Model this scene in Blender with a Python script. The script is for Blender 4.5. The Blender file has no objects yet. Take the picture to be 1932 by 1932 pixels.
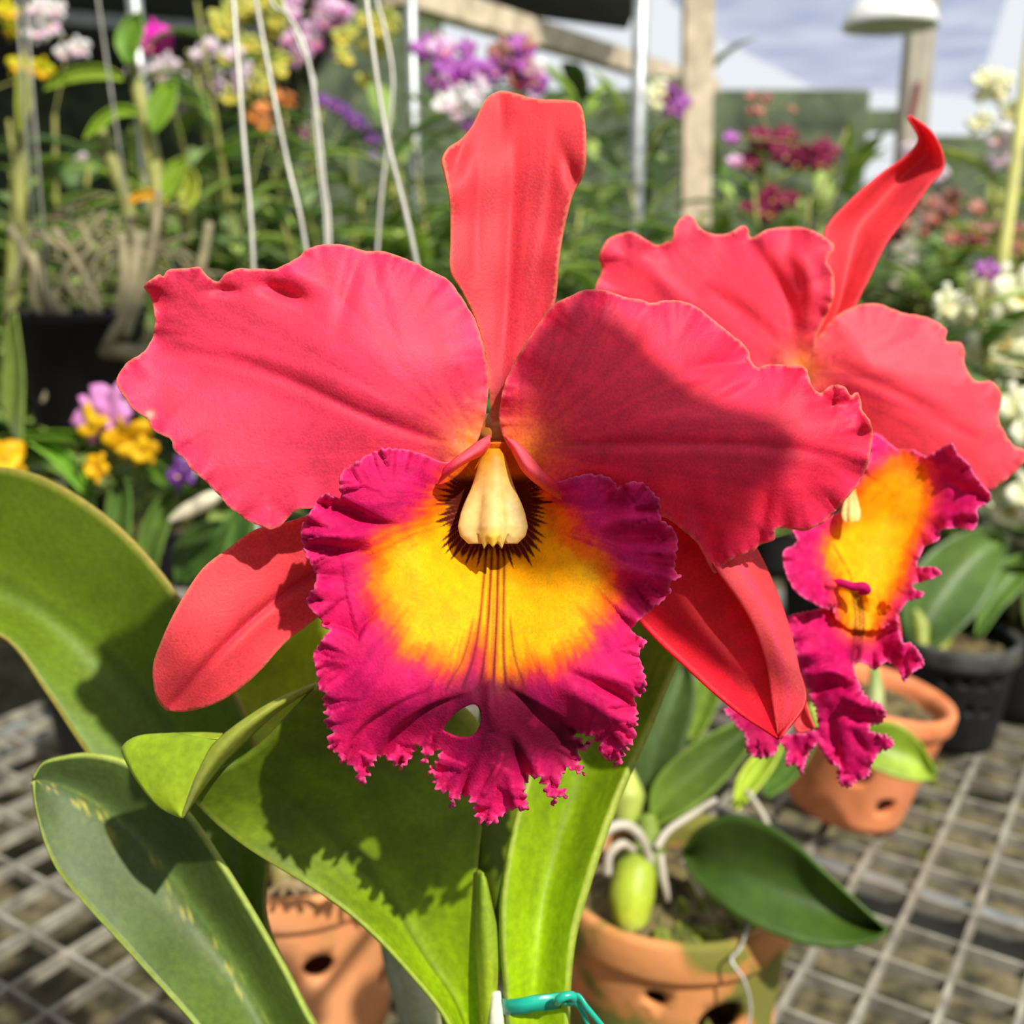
import bpy, math, random
import numpy as np
from mathutils import Vector, Matrix
from mathutils.geometry import delaunay_2d_cdt

S = bpy.context.scene
C = S.collection
# ------------------------------------------------------------------ camera
F = 1980.0                       # focal length in pixels of the 1932 frame
PITCH = math.radians(14)
CAM = np.array([0.0, 0.0, 1.30])
cam = bpy.data.cameras.new('camera'); co = bpy.data.objects.new('camera', cam); C.objects.link(co)
co.location = CAM; co.rotation_euler = (math.pi/2 - PITCH, 0, 0)
cam.sensor_width = 36; cam.lens = 36*F/1932; cam.clip_start = 0.01; cam.clip_end = 200
cam.dof.use_dof = True; cam.dof.focus_distance = 0.238; cam.dof.aperture_fstop = 13.0
S.camera = co
# ------------------------------------------------------------------ light
w = bpy.data.worlds.new('sky'); S.world = w; w.use_nodes = True
bg = w.node_tree.nodes['Background']; bg.inputs[0].default_value = (0.92, 0.96, 1.0, 1); bg.inputs[1].default_value = 0.85
sun = bpy.data.lights.new('sun', 'SUN'); so = bpy.data.objects.new('sun', sun); C.objects.link(so)
sun.energy = 5.3; sun.angle = math.radians(1.2); sun.color = (1.0, 0.95, 0.86)
SUN_FROM = Vector((0.38, -0.58, 0.78)).normalized()
so.rotation_euler = SUN_FROM.to_track_quat('Z', 'Y').to_euler(); so.location = (0, 0, 6)
S.view_settings.view_transform = 'Standard'; S.view_settings.look = 'None'
S.view_settings.exposure = 0.12; S.view_settings.gamma = 1.0; S.view_settings.use_curve_mapping = False

FWD = np.array([0, math.cos(PITCH), -math.sin(PITCH)]); UP = np.array([0, math.sin(PITCH), math.cos(PITCH)]); RT = np.array([1.0, 0, 0])
FURTHER = [0.0]
def P(px, py, d):
    """point of the place seen at pixel (px, py), d metres deep"""
    px = np.asarray(px, float); py = np.asarray(py, float); d = np.asarray(d, float)+FURTHER[0]
    return CAM + d[..., None]*FWD + ((px-966)/F*d)[..., None]*RT + ((966-py)/F*d)[..., None]*UP

def sl(r, g, b):
    f = lambda c: (c/255/12.92) if c <= 10 else ((c/255+0.055)/1.055)**2.4
    return np.array([f(r), f(g), f(b)])

# ------------------------------------------------------------------ naming
def tag(o, label=None, cat=None, group=None, kind=None):
    if label: o['label'] = label
    if cat: o['category'] = cat
    if group: o['group'] = group
    if kind: o['kind'] = kind
    return o
def empty(name, loc, label=None, cat=None, group=None, kind=None):
    o = bpy.data.objects.new(name, None); C.objects.link(o); o.location = loc
    o.empty_display_size = 0.02
    return tag(o, label, cat, group, kind)

# ------------------------------------------------------------------ materials
MATS = {}
def nodes(name):
    m = bpy.data.materials.new(name); m.use_nodes = True
    t = m.node_tree; b = t.nodes['Principled BSDF']
    return m, t, b
def living(name, rough=0.5, trans=0.3, tint=1.25, bump=0.15, scale=900, coat=0.0, mottled=0.0, spec=0.4, mscale=60, dist=0.0004, stretch=None):
    """petals and leaves: colour from the 'Col' attribute, fine grain bump, light shining through"""
    if name in MATS: return MATS[name]
    m, t, b = nodes(name); N = t.nodes; L = t.links
    a = N.new('ShaderNodeAttribute'); a.attribute_name = 'Col'
    tc = N.new('ShaderNodeTexCoord')
    nz = N.new('ShaderNodeTexNoise'); nz.inputs['Scale'].default_value = scale; nz.inputs['Detail'].default_value = 3
    L.new(tc.outputs['Object'], nz.inputs['Vector'])
    n2 = N.new('ShaderNodeTexNoise'); n2.inputs['Scale'].default_value = mscale; n2.inputs['Detail'].default_value = 4
    L.new(tc.outputs['Object'], n2.inputs['Vector'])
    mr = N.new('ShaderNodeMapRange'); mr.inputs[1].default_value = .3; mr.inputs[2].default_value = .7
    mr.inputs[3].default_value = 1-mottled; mr.inputs[4].default_value = 1+mottled
    L.new(n2.outputs['Fac'], mr.inputs[0])
    m3 = N.new('ShaderNodeMapRange'); m3.inputs[1].default_value = .3; m3.inputs[2].default_value = .7
    m3.inputs[3].default_value = .86; m3.inputs[4].default_value = 1.14
    L.new(nz.outputs['Fac'], m3.inputs[0])
    mm = N.new('ShaderNodeMath'); mm.operation = 'MULTIPLY'; L.new(mr.outputs[0], mm.inputs[0]); L.new(m3.outputs[0], mm.inputs[1])
    mx = N.new('ShaderNodeVectorMath'); mx.operation = 'SCALE'
    L.new(a.outputs['Color'], mx.inputs[0]); L.new(mm.outputs[0], mx.inputs['Scale'])
    L.new(mx.outputs[0], b.inputs['Base Color'])
    b.inputs['Roughness'].default_value = rough; b.inputs['Specular IOR Level'].default_value = spec
    if coat: b.inputs['Coat Weight'].default_value = coat; b.inputs['Coat Roughness'].default_value = .25
    bp = N.new('ShaderNodeBump'); bp.inputs['Strength'].default_value = bump; bp.inputs['Distance'].default_value = dist
    L.new(nz.outputs['Fac'], bp.inputs['Height']); L.new(bp.outputs[0], b.inputs['Normal'])
    if trans:
        tr = N.new('ShaderNodeBsdfTranslucent')
        sc = N.new('ShaderNodeVectorMath'); sc.operation = 'SCALE'; sc.inputs['Scale'].default_value = tint
        L.new(mx.outputs[0], sc.inputs[0]); L.new(sc.outputs[0], tr.inputs[0])
        ms = N.new('ShaderNodeMixShader'); ms.inputs[0].default_value = trans
        L.new(b.outputs[0], ms.inputs[1]); L.new(tr.outputs[0], ms.inputs[2])
        L.new(ms.outputs[0], N['Material Output'].inputs[0])
    MATS[name] = m
    return m
def plain(name, col, rough=0.6, metal=0.0, var=0.15, scale=20, bump=0.1, col2=None, dist=0.002, spec=0.5, trans=0.0):
    """solid stuff with a noise mottling between two colours"""
    if name in MATS: return MATS[name]
    m, t, b = nodes(name); N = t.nodes; L = t.links
    tc = N.new('ShaderNodeTexCoord'); nz = N.new('ShaderNodeTexNoise'); nz.inputs['Scale'].default_value = scale; nz.inputs['Detail'].default_value = 6
    L.new(tc.outputs['Object'], nz.inputs['Vector'])
    r = N.new('ShaderNodeValToRGB'); col = np.array(col)
    c2 = np.array(col2) if col2 is not None else col*(1-var*2)
    c1 = col if col2 is not None else np.minimum(col*(1+var), 1)
    r.color_ramp.elements[0].position = .32; r.color_ramp.elements[1].position = .62
    r.color_ramp.elements[0].color = (*c2, 1); r.color_ramp.elements[1].color = (*c1, 1)
    L.new(nz.outputs['Fac'], r.inputs[0]); L.new(r.outputs[0], b.inputs['Base Color'])
    b.inputs['Roughness'].default_value = rough; b.inputs['Metallic'].default_value = metal; b.inputs['Specular IOR Level'].default_value = spec
    bp = N.new('ShaderNodeBump'); bp.inputs['Strength'].default_value = bump; bp.inputs['Distance'].default_value = dist
    L.new(nz.outputs['Fac'], bp.inputs['Height']); L.new(bp.outputs[0], b.inputs['Normal'])
    if trans:
        tr = N.new('ShaderNodeBsdfTranslucent'); L.new(r.outputs[0], tr.inputs[0])
        ms = N.new('ShaderNodeMixShader'); ms.inputs[0].default_value = trans
        L.new(b.outputs[0], ms.inputs[1]); L.new(tr.outputs[0], ms.inputs[2]); L.new(ms.outputs[0], N['Material Output'].inputs[0])
    MATS[name] = m
    return m

# ------------------------------------------------------------------ mesh builder
class MB:
    def __init__(s): s.v = []; s.f = []; s.c = []; s.n = 0
    def add(s, verts, faces, col=(.5, .5, .5)):
        verts = np.asarray(verts, float).reshape(-1, 3); n = len(verts)
        col = np.asarray(col, float)
        if col.ndim == 1: col = np.tile(col, (n, 1))
        s.v.append(verts); s.c.append(col)
        s.f += [tuple(i+s.n for i in f) for f in faces]; s.n += n
        return s
    def build(s, name, mat, parent=None, origin=None, thick=0.0, smooth=True, sub=0, off=0.0):
        v = np.vstack(s.v); c = np.vstack(s.c)
        if parent is not None: o0 = np.array(world_loc(parent))
        elif origin is not None: o0 = np.array(origin, float)
        else: o0 = np.array([(v[:, 0].min()+v[:, 0].max())/2, (v[:, 1].min()+v[:, 1].max())/2, v[:, 2].min()])
        me = bpy.data.meshes.new(name); me.from_pydata((v-o0).tolist(), [], s.f)
        at = me.color_attributes.new('Col', 'FLOAT_COLOR', 'POINT')
        at.data.foreach_set('color', np.hstack([np.clip(c, 0, 1), np.ones((len(c), 1))]).astype(np.float32).ravel())
        if smooth: me.polygons.foreach_set('use_smooth', [True]*len(me.polygons))
        me.materials.append(mat); me.update()
        o = bpy.data.objects.new(name, me); C.objects.link(o)
        if parent is not None: o.parent = parent
        else: o.location = o0
        if sub:
            q = o.modifiers.new('sub', 'SUBSURF'); q.levels = sub; q.render_levels = sub
        if thick:
            q = o.modifiers.new('thick', 'SOLIDIFY'); q.thickness = thick; q.offset = off
        return o
def world_loc(o):
    l = Vector((0, 0, 0))
    while o is not None: l += Vector(o.location); o = o.parent
    return l

def frame(d):
    d = d/np.linalg.norm(d); a = np.array([0, 0, 1.0]) if abs(d[2]) < .9 else np.array([1.0, 0, 0])
    x = np.cross(a, d); x /= np.linalg.norm(x); return x, np.cross(d, x), d
def smooth_path(pts, n, closed=False):
    pts = np.asarray(pts, float); k = len(pts)
    if k == 2: return pts[0]+(pts[1]-pts[0])*np.linspace(0, 1, n)[:, None]
    if closed: q = np.vstack([pts[-1], pts, pts[0], pts[1]]); segs = k
    else: q = np.vstack([2*pts[0]-pts[1], pts, 2*pts[-1]-pts[-2]]); segs = k-1
    t = np.linspace(0, segs, n, endpoint=not closed); i = np.minimum(t.astype(int), segs-1); u = (t-i)[:, None]
    a, b, c, d = q[i], q[i+1], q[i+2], q[i+3]
    return .5*(2*b+(c-a)*u+(2*a-5*b+4*c-d)*u*u+(3*b-a-3*c+d)*u**3)
def tube(mb, pts, r, n=24, k=8, col=(.5, .5, .5), cap=True):
    pts = smooth_path(pts, n) if n else np.asarray(pts, float); n = len(pts)
    r = np.interp(np.linspace(0, 1, n), np.linspace(0, 1, len(np.atleast_1d(r))), np.atleast_1d(r))
    tg = np.gradient(pts, axis=0); x, y, _ = frame(tg[0]); V = []
    for i in range(n):
        d = tg[i]/(np.linalg.norm(tg[i])+1e-12); x = x-d*np.dot(x, d); x /= np.linalg.norm(x); y = np.cross(d, x)
        for j in range(k):
            a = 2*math.pi*j/k; V.append(pts[i]+r[i]*(math.cos(a)*x+math.sin(a)*y))
    Fc = [(i*k+j, i*k+(j+1) % k, (i+1)*k+(j+1) % k, (i+1)*k+j) for i in range(n-1) for j in range(k)]
    if cap: Fc += [tuple(range(k-1, -1, -1)), tuple((n-1)*k+j for j in range(k))]
    col = np.asarray(col, float)
    if col.ndim == 2: col = np.repeat(np.array([[np.interp(i/(n-1), np.linspace(0, 1, len(col)), col[:, q]) for q in range(3)] for i in range(n)]), k, axis=0)
    mb.add(V, Fc, col); return mb
def box(mb, c, s, rot=None, col=(.5, .5, .5)):
    c = np.asarray(c, float); h = np.asarray(s, float)/2
    V = np.array([[x, y, z] for x in (-1, 1) for y in (-1, 1) for z in (-1, 1)])*h
    if rot is not None: V = V@np.array(rot).T
    mb.add(V+c, [(0, 1, 3, 2), (4, 6, 7, 5), (0, 4, 5, 1), (2, 3, 7, 6), (0, 2, 6, 4), (1, 5, 7, 3)], col); return mb
def beam(mb, a, b, wd, th, col=(.5, .5, .5)):
    a = np.asarray(a, float); b = np.asarray(b, float); x, y, d = frame(b-a)
    return box(mb, (a+b)/2, (wd, th, np.linalg.norm(b-a)), np.array([x, y, d]).T, col)
def grid_faces(nu, nv): return [(i*nv+j, (i+1)*nv+j, (i+1)*nv+j+1, i*nv+j+1) for i in range(nu-1) for j in range(nv-1)]
def loft(mb, rails, nu=40, nv=12, col=None, sharp=False, world=False, wob=None):
    """surface through rails; each rail is a list of (px,py,depth) or of world points"""
    R = []
    for r in rails:
        r = np.asarray(r, float); r = smooth_path(r, nu)
        R.append(r if world else P(r[:, 0], r[:, 1], r[:, 2]))
    R = np.array(R)                                     # rails x nu x 3
    V = np.zeros((nu, nv, 3))
    for i in range(nu):
        q = R[:, i]
        if sharp or len(rails) == 2:
            t = np.linspace(0, len(rails)-1, nv)
            for k in range(3): V[i, :, k] = np.interp(t, range(len(rails)), q[:, k])
        else: V[i] = smooth_path(q, nv)
    u = np.repeat(np.linspace(0, 1, nu), nv); v = np.tile(np.linspace(0, 1, nv), nu)
    V = V.reshape(-1, 3)
    if wob is not None: V = V+wob(u, v)
    c = col(u, v, V) if callable(col) else (col if col is not None else (.5, .5, .5))
    mb.add(V, grid_faces(nu, nv), c); return mb

# ------------------------------------------------------------------ sheets: ruffled petals with a traced rim
def rs(n): return np.random.RandomState(n)
def vnoise(x, seed, per=None):
    """smooth 1-D value noise"""
    T = rs(seed).rand(512)*2-1; i = np.floor(x).astype(int); f = x-i; f = f*f*(3-2*f)
    return T[i % 512]*(1-f)+T[(i+1) % 512]*f
def vnoise2(x, y, seed):
    T = rs(seed).rand(64, 64)*2-1; i = np.floor(x).astype(int); j = np.floor(y).astype(int)
    f = x-i; g = y-j; f = f*f*(3-2*f); g = g*g*(3-2*g)
    a = T[i % 64, j % 64]; b = T[(i+1) % 64, j % 64]; c = T[i % 64, (j+1) % 64]; d = T[(i+1) % 64, (j+1) % 64]
    return (a*(1-f)+b*f)*(1-g)+(c*(1-f)+d*f)*g
def inside(x, y, poly):
    r = np.zeros(x.shape, bool); n = len(poly)
    for i in range(n):
        x1, y1 = poly[i]; x2, y2 = poly[(i+1) % n]
        if y1 == y2: continue
        m = ((y1 > y) != (y2 > y)); r ^= m & (x < (x2-x1)*(y-y1)/(y2-y1)+x1)
    return r
def seg_dist(x, y, line, closed=False):
    """distance, arc length and side to a polyline"""
    L = np.asarray(line, float); A = L if closed else L[:-1]; B = np.roll(L, -1, 0) if closed else L[1:]
    D = B-A; ln = np.hypot(D[:, 0], D[:, 1])+1e-9; cum = np.concatenate([[0], np.cumsum(ln)[:-1]])
    dist = np.full(x.shape, 1e9); s = np.zeros(x.shape); sd = np.zeros(x.shape)
    for a, d, l, c in zip(A, D, ln, cum):
        qx = x-a[0]; qy = y-a[1]; t = np.clip((qx*d[0]+qy*d[1])/(l*l), 0, 1)
        e = np.hypot(qx-t*d[0], qy-t*d[1]); m = e < dist
        dist = np.where(m, e, dist); s = np.where(m, c+t*l, s); sd = np.where(m, np.sign(d[0]*qy-d[1]*qx), sd)
    return dist, s, sd, cum[-1]+ln[-1]
def tps(ctrl):
    ctrl = np.asarray(ctrl, float); X = ctrl[:, :2]/500; z = ctrl[:, 2]; n = len(X)
    U = lambda r: np.where(r > 0, r*r*np.log(r+1e-12), 0)
    K = U(np.linalg.norm(X[:, None]-X[None], axis=2))+np.eye(n)*2e-4
    A = np.zeros((n+3, n+3)); A[:n, :n] = K; A[:n, n] = 1; A[:n, n+1:] = X; A[n, :n] = 1; A[n+1:, :n] = X.T
    wv = np.linalg.solve(A, np.concatenate([z, [0, 0, 0]]))
    def f(x, y):
        q = np.stack([x, y], -1)/500; r = np.linalg.norm(q[..., None, :]-X, axis=-1)
        return U(r)@wv[:n]+wv[n]+q@wv[n+1:]
    return f
def smooth01(t): t = np.clip(t, 0, 1); return t*t*(3-2*t)
def crop(o, k, pts): return [(o[0]+x/k, o[1]+y/k) for x, y in pts]
def rim(outline, step, jag=0, jagl=20, seed=1, spiky=False):
    """densified outline with notches and fringe"""
    o = np.asarray(outline, float); per = np.hypot(*(np.roll(o, -1, 0)-o).T).sum()
    k = len(o); n = max(12, int(per/step)); dense = smooth_path(o, k*12, closed=True)
    d = np.hypot(*(np.roll(dense, -1, 0)-dense).T); c = np.concatenate([[0], np.cumsum(d)])
    t = np.linspace(0, c[-1], n, endpoint=False); dd = np.vstack([dense, dense[:1]])
    p = np.stack([np.interp(t, c, dd[:, 0]), np.interp(t, c, dd[:, 1])], 1)
    if jag:
        tg = np.roll(p, -1, 0)-np.roll(p, 1, 0); nn = np.stack([tg[:, 1], -tg[:, 0]], 1); nn /= np.linalg.norm(nn, axis=1)[:, None]+1e-9
        a = np.abs(vnoise(t/jagl, seed))*.6+vnoise(t/jagl*2.3, seed+1)*.3
        if spiky:                                       # pointed fringe of uneven teeth
            q = t/jagl+.35*vnoise(t/jagl/2, seed+2); f = q-np.floor(q); h_ = rs(seed+5).rand(4096)[np.floor(q).astype(int) % 4096]
            a = (np.where(f < .62, f/.62, (1-f)/.38)**1.2*(.25+1.0*h_)-.25)
        p = p+nn*(a*jag)[:, None]
    return p
def sheet(mb, outline, ctrl, base, color, step=7, holes=(), frill=(0, 60, 40), frill2=(0, 18, 14), bumps=(), folds=(), jag=0, jagl=20, seed=1, rimstep=None, frillmask=None, steps=(), jagmask=None, spiky=False, refine=()):
    rm = rim(outline, rimstep or step*.7, jag, jagl, seed, spiky)
    if jagmask is not None and jag:
        r0 = rim(outline, rimstep or step*.7); q = jagmask(r0[:, 0], r0[:, 1])[:, None]; rm = r0*(1-q)+rm*q
    x0, y0 = rm.min(0); x1, y1 = rm.max(0)
    gx, gy = np.meshgrid(np.arange(x0, x1, step), np.arange(y0, y1, step*.866)); gx = gx+(np.arange(gx.shape[0]) % 2)[:, None]*step/2
    gx = gx.ravel(); gy = gy.ravel(); R = rs(seed); gx = gx+R.rand(len(gx))*.15*step; gy = gy+R.rand(len(gy))*.15*step
    for (ax, ay, bx_, by_, st_) in refine:
        m = ~((gx > ax) & (gx < bx_) & (gy > ay) & (gy < by_)); hx, hy = np.meshgrid(np.arange(ax, bx_, st_), np.arange(ay, by_, st_)); hx = hx+(np.arange(hx.shape[0]) % 2)[:, None]*st_/2
        gx = np.concatenate([gx[m], hx.ravel()]); gy = np.concatenate([gy[m], hy.ravel()])
    m = inside(gx, gy, rm); gx = gx[m]; gy = gy[m]
    hs = [rim(h, step*.7) for h in holes]
    for h in hs:
        m = ~inside(gx, gy, h); gx = gx[m]; gy = gy[m]
    d, _, _, _ = seg_dist(gx, gy, rm, True); m = d > step*.45
    for h in hs: m &= seg_dist(gx, gy, h, True)[0] > step*.45
    gx = gx[m]; gy = gy[m]
    pts = [Vector(p) for p in rm]; n = len(rm); ed = [(i, (i+1) % n) for i in range(n)]
    for h in hs:
        k = len(pts); q = len(h); pts += [Vector(p) for p in h]; ed += [(k+i, k+(i+1) % q) for i in range(q)]
    pts += [Vector((a, b)) for a, b in zip(gx, gy)]
    vs, _, fs, *_ = delaunay_2d_cdt(pts, ed, [], 1, 1e-4, False)
    v = np.array([tuple(p) for p in vs]); x = v[:, 0]; y = v[:, 1]
    cx = np.array([v[list(f)].mean(0) for f in fs]); ok = inside(cx[:, 0], cx[:, 1], rm)
    for h in hs: ok &= ~inside(cx[:, 0], cx[:, 1], h)
    fs = [f for f, o in zip(fs, ok) if o]
    d, s, _, per = seg_dist(x, y, rm, True)
    z = tps(ctrl)(x, y)
    fm = frillmask(x, y) if frillmask is not None else 1.0
    A, wl, wd = frill
    if A:
        ph = s/wl*2*math.pi+1.6*vnoise(s/wl/1.7, seed+7)
        z = z+A*fm*np.sin(ph)*np.exp(-(d/wd)**1.3)*(0.7+.5*vnoise(s/wl/2, seed+3))
    A, wl, wd = frill2
    if A:
        ph = s/wl*2*math.pi+2*vnoise(s/wl/1.3, seed+17)
        z = z+A*fm*np.sin(ph)*np.exp(-(d/wd)**1.3)*(0.7+.6*vnoise(s/wl/2, seed+13))
    for bx, by, sx, sy, an, am in bumps:
        a = math.radians(an); u = (x-bx)*math.cos(a)+(y-by)*math.sin(a); q = -(x-bx)*math.sin(a)+(y-by)*math.cos(a)
        z = z+am*np.exp(-(u/sx)**2-(q/sy)**2)
    for line, am, wd, *r in folds:                      # ridge or valley along a line, tapering at both ends
        ln = smooth_path(line, 30); e, t, _, L = seg_dist(x, y, ln)
        tp = np.sin(np.pi*np.clip(t/L, 0.0, 1))**.6 if not r else np.interp(t/L, np.linspace(0, 1, len(r[0])), r[0])
        z = z+am*tp*np.exp(-(e/wd)**2)
    for line, am, w1, w2, tp in steps:                  # one side stands proud and eases back
        ln = smooth_path(line, 40); e, t, sd, L = seg_dist(x, y, ln)
        tt = np.interp(t/L, np.linspace(0, 1, len(tp)), tp)
        z = z+am*tt*smooth01((e*sd+w1)/(2*w1))*np.exp(-np.maximum(e*sd, 0)/w2)*np.exp(-np.maximum(-e*sd-w1, 0)/w1)
    W = P(x, y, base+z/1000.0)
    col = color(x, y, d, s)
    # orient toward the camera
    out = []
    for f in fs:
        a, b, c = v[f[0]], v[f[1]], v[f[2]]
        out.append(tuple(f) if (b[0]-a[0])*(c[1]-a[1])-(b[1]-a[1])*(c[0]-a[0]) < 0 else tuple(reversed(f)))
    mb.add(W, out, col); return mb
def mix(a, b, t):
    t = np.clip(t, 0, 1)[..., None]; return a*(1-t)+b*t
# ================================================================== the plant and its two blooms
PETAL = living('petal_tissue', rough=.55, trans=.30, tint=1.3, bump=.35, scale=1500, spec=.3, mottled=.09, mscale=130)
LIPM = living('lip_tissue', rough=.7, trans=.28, tint=1.3, bump=.4, scale=1700, spec=.2, mottled=.13, mscale=260)
WAX = living('column_tissue', rough=.5, trans=.25, tint=1.1, bump=.03, scale=500, spec=.3, mottled=.02)
LEAF = living('leaf_blade', rough=.5, trans=.30, tint=1.4, bump=.25, scale=500, spec=.35, mottled=.14, mscale=45, dist=.0003)
STALK = living('stalk_skin', rough=.45, trans=.1, tint=1.2, bump=.2, scale=600, mottled=.12, mscale=90)

CRIM = sl(234, 64, 96); CORAL = sl(226, 66, 74); DEEP = sl(215, 20, 70); ROSE = sl(232, 50, 108); GOLD = sl(246, 150, 60)
MAG = sl(198, 5, 92); MAGD = sl(158, 4, 66); MAGL = sl(228, 58, 132); YEL = sl(246, 182, 2); ORA = sl(244, 112, 8); MAR = sl(88, 2, 14)

def petal_col(cx, cy, axis, base=CRIM, edge=ROSE, seed=5, goldr=90, gold=GOLD, dark=.21):
    def f(x, y, d, s):
        an = np.arctan2(y-cy, x-cx); r = np.hypot(x-cx, y-cy)
        st = .5*vnoise((an+4)*26+.5*vnoise(r/90, seed+4), seed)+.35*vnoise((an+4)*60+vnoise(r/60, seed+6), seed+1)+.3*vnoise2(x/16, y/16, seed+2)
        c = mix(np.tile(base, (len(x), 1)), edge, .45*np.exp(-(d/42)**2)+.25*vnoise2(x/70+9, y/70+9, seed))
        if len(axis) >= 2:
            e, t, _, L = seg_dist(x, y, smooth_path(axis, 30))
            c = mix(c, DEEP*.92, .62*np.exp(-(e/24)**2)*(1-.4*t/L)*(.6+.5*np.cos(e/5.2)))
        c = c*(1+dark*st)[:, None]
        c = mix(c, gold, .85*np.exp(-(r/goldr)**2)+.25*np.exp(-(r/goldr/1.7)**2)*(st > 0))
        # pale rim
        return mix(c, sl(236, 150, 120), .75*np.exp(-(d/2.6)**2))
    return f

plant = empty('orchid_plant', (-.02, .25, .865),
              'large orchid plant with two open crimson blooms, golden magenta-fringed lips and broad green leaves', 'orchid')

def bloom(name, label, loc):
    mb = MB(); pts, rad, col = loc
    tube(mb, pts, rad, 26, 12, col)
    o = mb.build(name, STALK, plant)
    o['label'] = label
    return o
# short thick ovary behind each bloom carries its petals
f1 = bloom('flower', 'front bloom, facing the camera, with a wide ruffled lip',
           ([P(935, 800, .252), P(936, 870, .262), P(932, 1000, .280), P(928, 1300, .297), P(926, 1560, .300)], [.0042, .0055, .0042, .0035, .0042],
            [sl(168, 110, 40), sl(190, 130, 60), sl(150, 150, 60), sl(140, 160, 50), sl(120, 140, 30)]))

# ---- front bloom
k3 = 2.415
o3 = (180, 420)
LP = crop(o3, k3, [(1745, 985), (1770, 900), (1785, 830), (1793, 740), (1785, 650), (1765, 560), (1740, 470), (1700, 390), (1650, 315), (1605, 260), (1540, 225), (1470, 190), (1390, 155), (1310, 130), (1230, 128), (1150, 105), (1080, 98), (1010, 105), (960, 125), (920, 160), (870, 190), (820, 210), (760, 210), (700, 207), (640, 210), (595, 230), (572, 256), (560, 268), (530, 255), (500, 230), (470, 200), (400, 208), (330, 215), (308, 244), (290, 235), (250, 260), (220, 290), (240, 320), (260, 370), (270, 430), (265, 500), (245, 550), (210, 595), (160, 625), (120, 665), (98, 710), (105, 760), (140, 810), (170, 850), (215, 882), (245, 905), (250, 935), (290, 965), (340, 990), (360, 1040), (410, 1085), (440, 1130), (500, 1180), (560, 1240), (600, 1290), (650, 1330), (700, 1365), (760, 1385), (800, 1400), (840, 1385), (880, 1345), (930, 1310), (1050, 1300), (1200, 1280), (1350, 1240), (1500, 1190), (1600, 1130), (1700, 1050)])
mb = MB()
def lp_col(x, y, d, s):
    c = petal_col(905, 850, [(840, 830), (700, 785), (560, 725), (430, 680), (310, 660)], seed=5, goldr=62)(x, y, d, s)
    # nibbled dry spot on the rim
    return mix(c, sl(245, 205, 175), .9*np.exp(-((x-283)/9)**2-((y-783)/8)**2))
sheet(mb, LP, [(915, 830, 10), (880, 700, 6), (840, 580, 9), (700, 500, 7), (560, 560, 5), (450, 540, 4), (300, 530, 1), (300, 640, 6), (235, 710, 3), (330, 800, 1), (450, 900, 1), (520, 990, 4), (600, 900, 5), (700, 780, 1.5), (560, 730, 3), (420, 690, 5), (780, 870, 7), (850, 860, 9), (700, 640, 1), (600, 640, 2), (800, 750, 3), (905, 740, 10)],
      .236, lp_col, step=6, jag=2.2, jagl=16, seed=3, frill=(1.1, 95, 40), frill2=(.45, 34, 16),
      bumps=[(535, 552, 42, 13, 20, 3.2), (560, 520, 45, 22, 25, -2.2), (425, 548, 26, 9, 0, 1.6), (660, 540, 16, 70, 15, 1.3), (720, 570, 18, 70, -15, 1.0), (300, 590, 18, 60, 10, 2.2), (470, 510, 30, 30, 0, -1)],
      folds=[([(850, 835), (700, 785), (560, 722), (430, 676), (300, 655)], 1.1, 12), ([(830, 815), (700, 750), (560, 690), (430, 650)], -.5, 14), ([(880, 760), (860, 690)], .6, 8)])
mb.build('petal', PETAL, f1, thick=.0005)

o4 = (900, 380)
RP = crop(o4, k3, [(105, 1000), (108, 920), (130, 830), (170, 740), (220, 650), (270, 580), (310, 515), (360, 465), (430, 430), (490, 405), (560, 405), (620, 420), (680, 440), (740, 450), (790, 465), (840, 455), (900, 452), (960, 465), (1010, 490), (1060, 530), (1110, 570), (1160, 610), (1210, 650), (1232, 680), (1245, 715), (1252, 735), (1275, 762), (1330, 745), (1400, 748), (1490, 755), (1510, 800), (1530, 850), (1560, 875), (1600, 850), (1640, 835), (1675, 850), (1703, 888), (1730, 870), (1745, 900), (1755, 950), (1790, 1000), (1800, 1050), (1790, 1130), (1775, 1200), (1740, 1280), (1690, 1340), (1640, 1400), (1590, 1450), (1540, 1480), (1480, 1500), (1430, 1490), (1360, 1490), (1352, 1540), (1290, 1560), (1260, 1590), (1200, 1610), (1140, 1640), (1085, 1690), (1060, 1660), (1030, 1600), (1000, 1550), (930, 1490), (860, 1440), (700, 1400), (500, 1350), (330, 1280), (200, 1190), (130, 1090)])
mb = MB()
rpc = petal_col(985, 850, [(1060, 840), (1200, 838), (1340, 836), (1460, 845), (1570, 860)], seed=11, goldr=55, base=sl(232, 44, 78), edge=sl(236, 44, 100))
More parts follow.
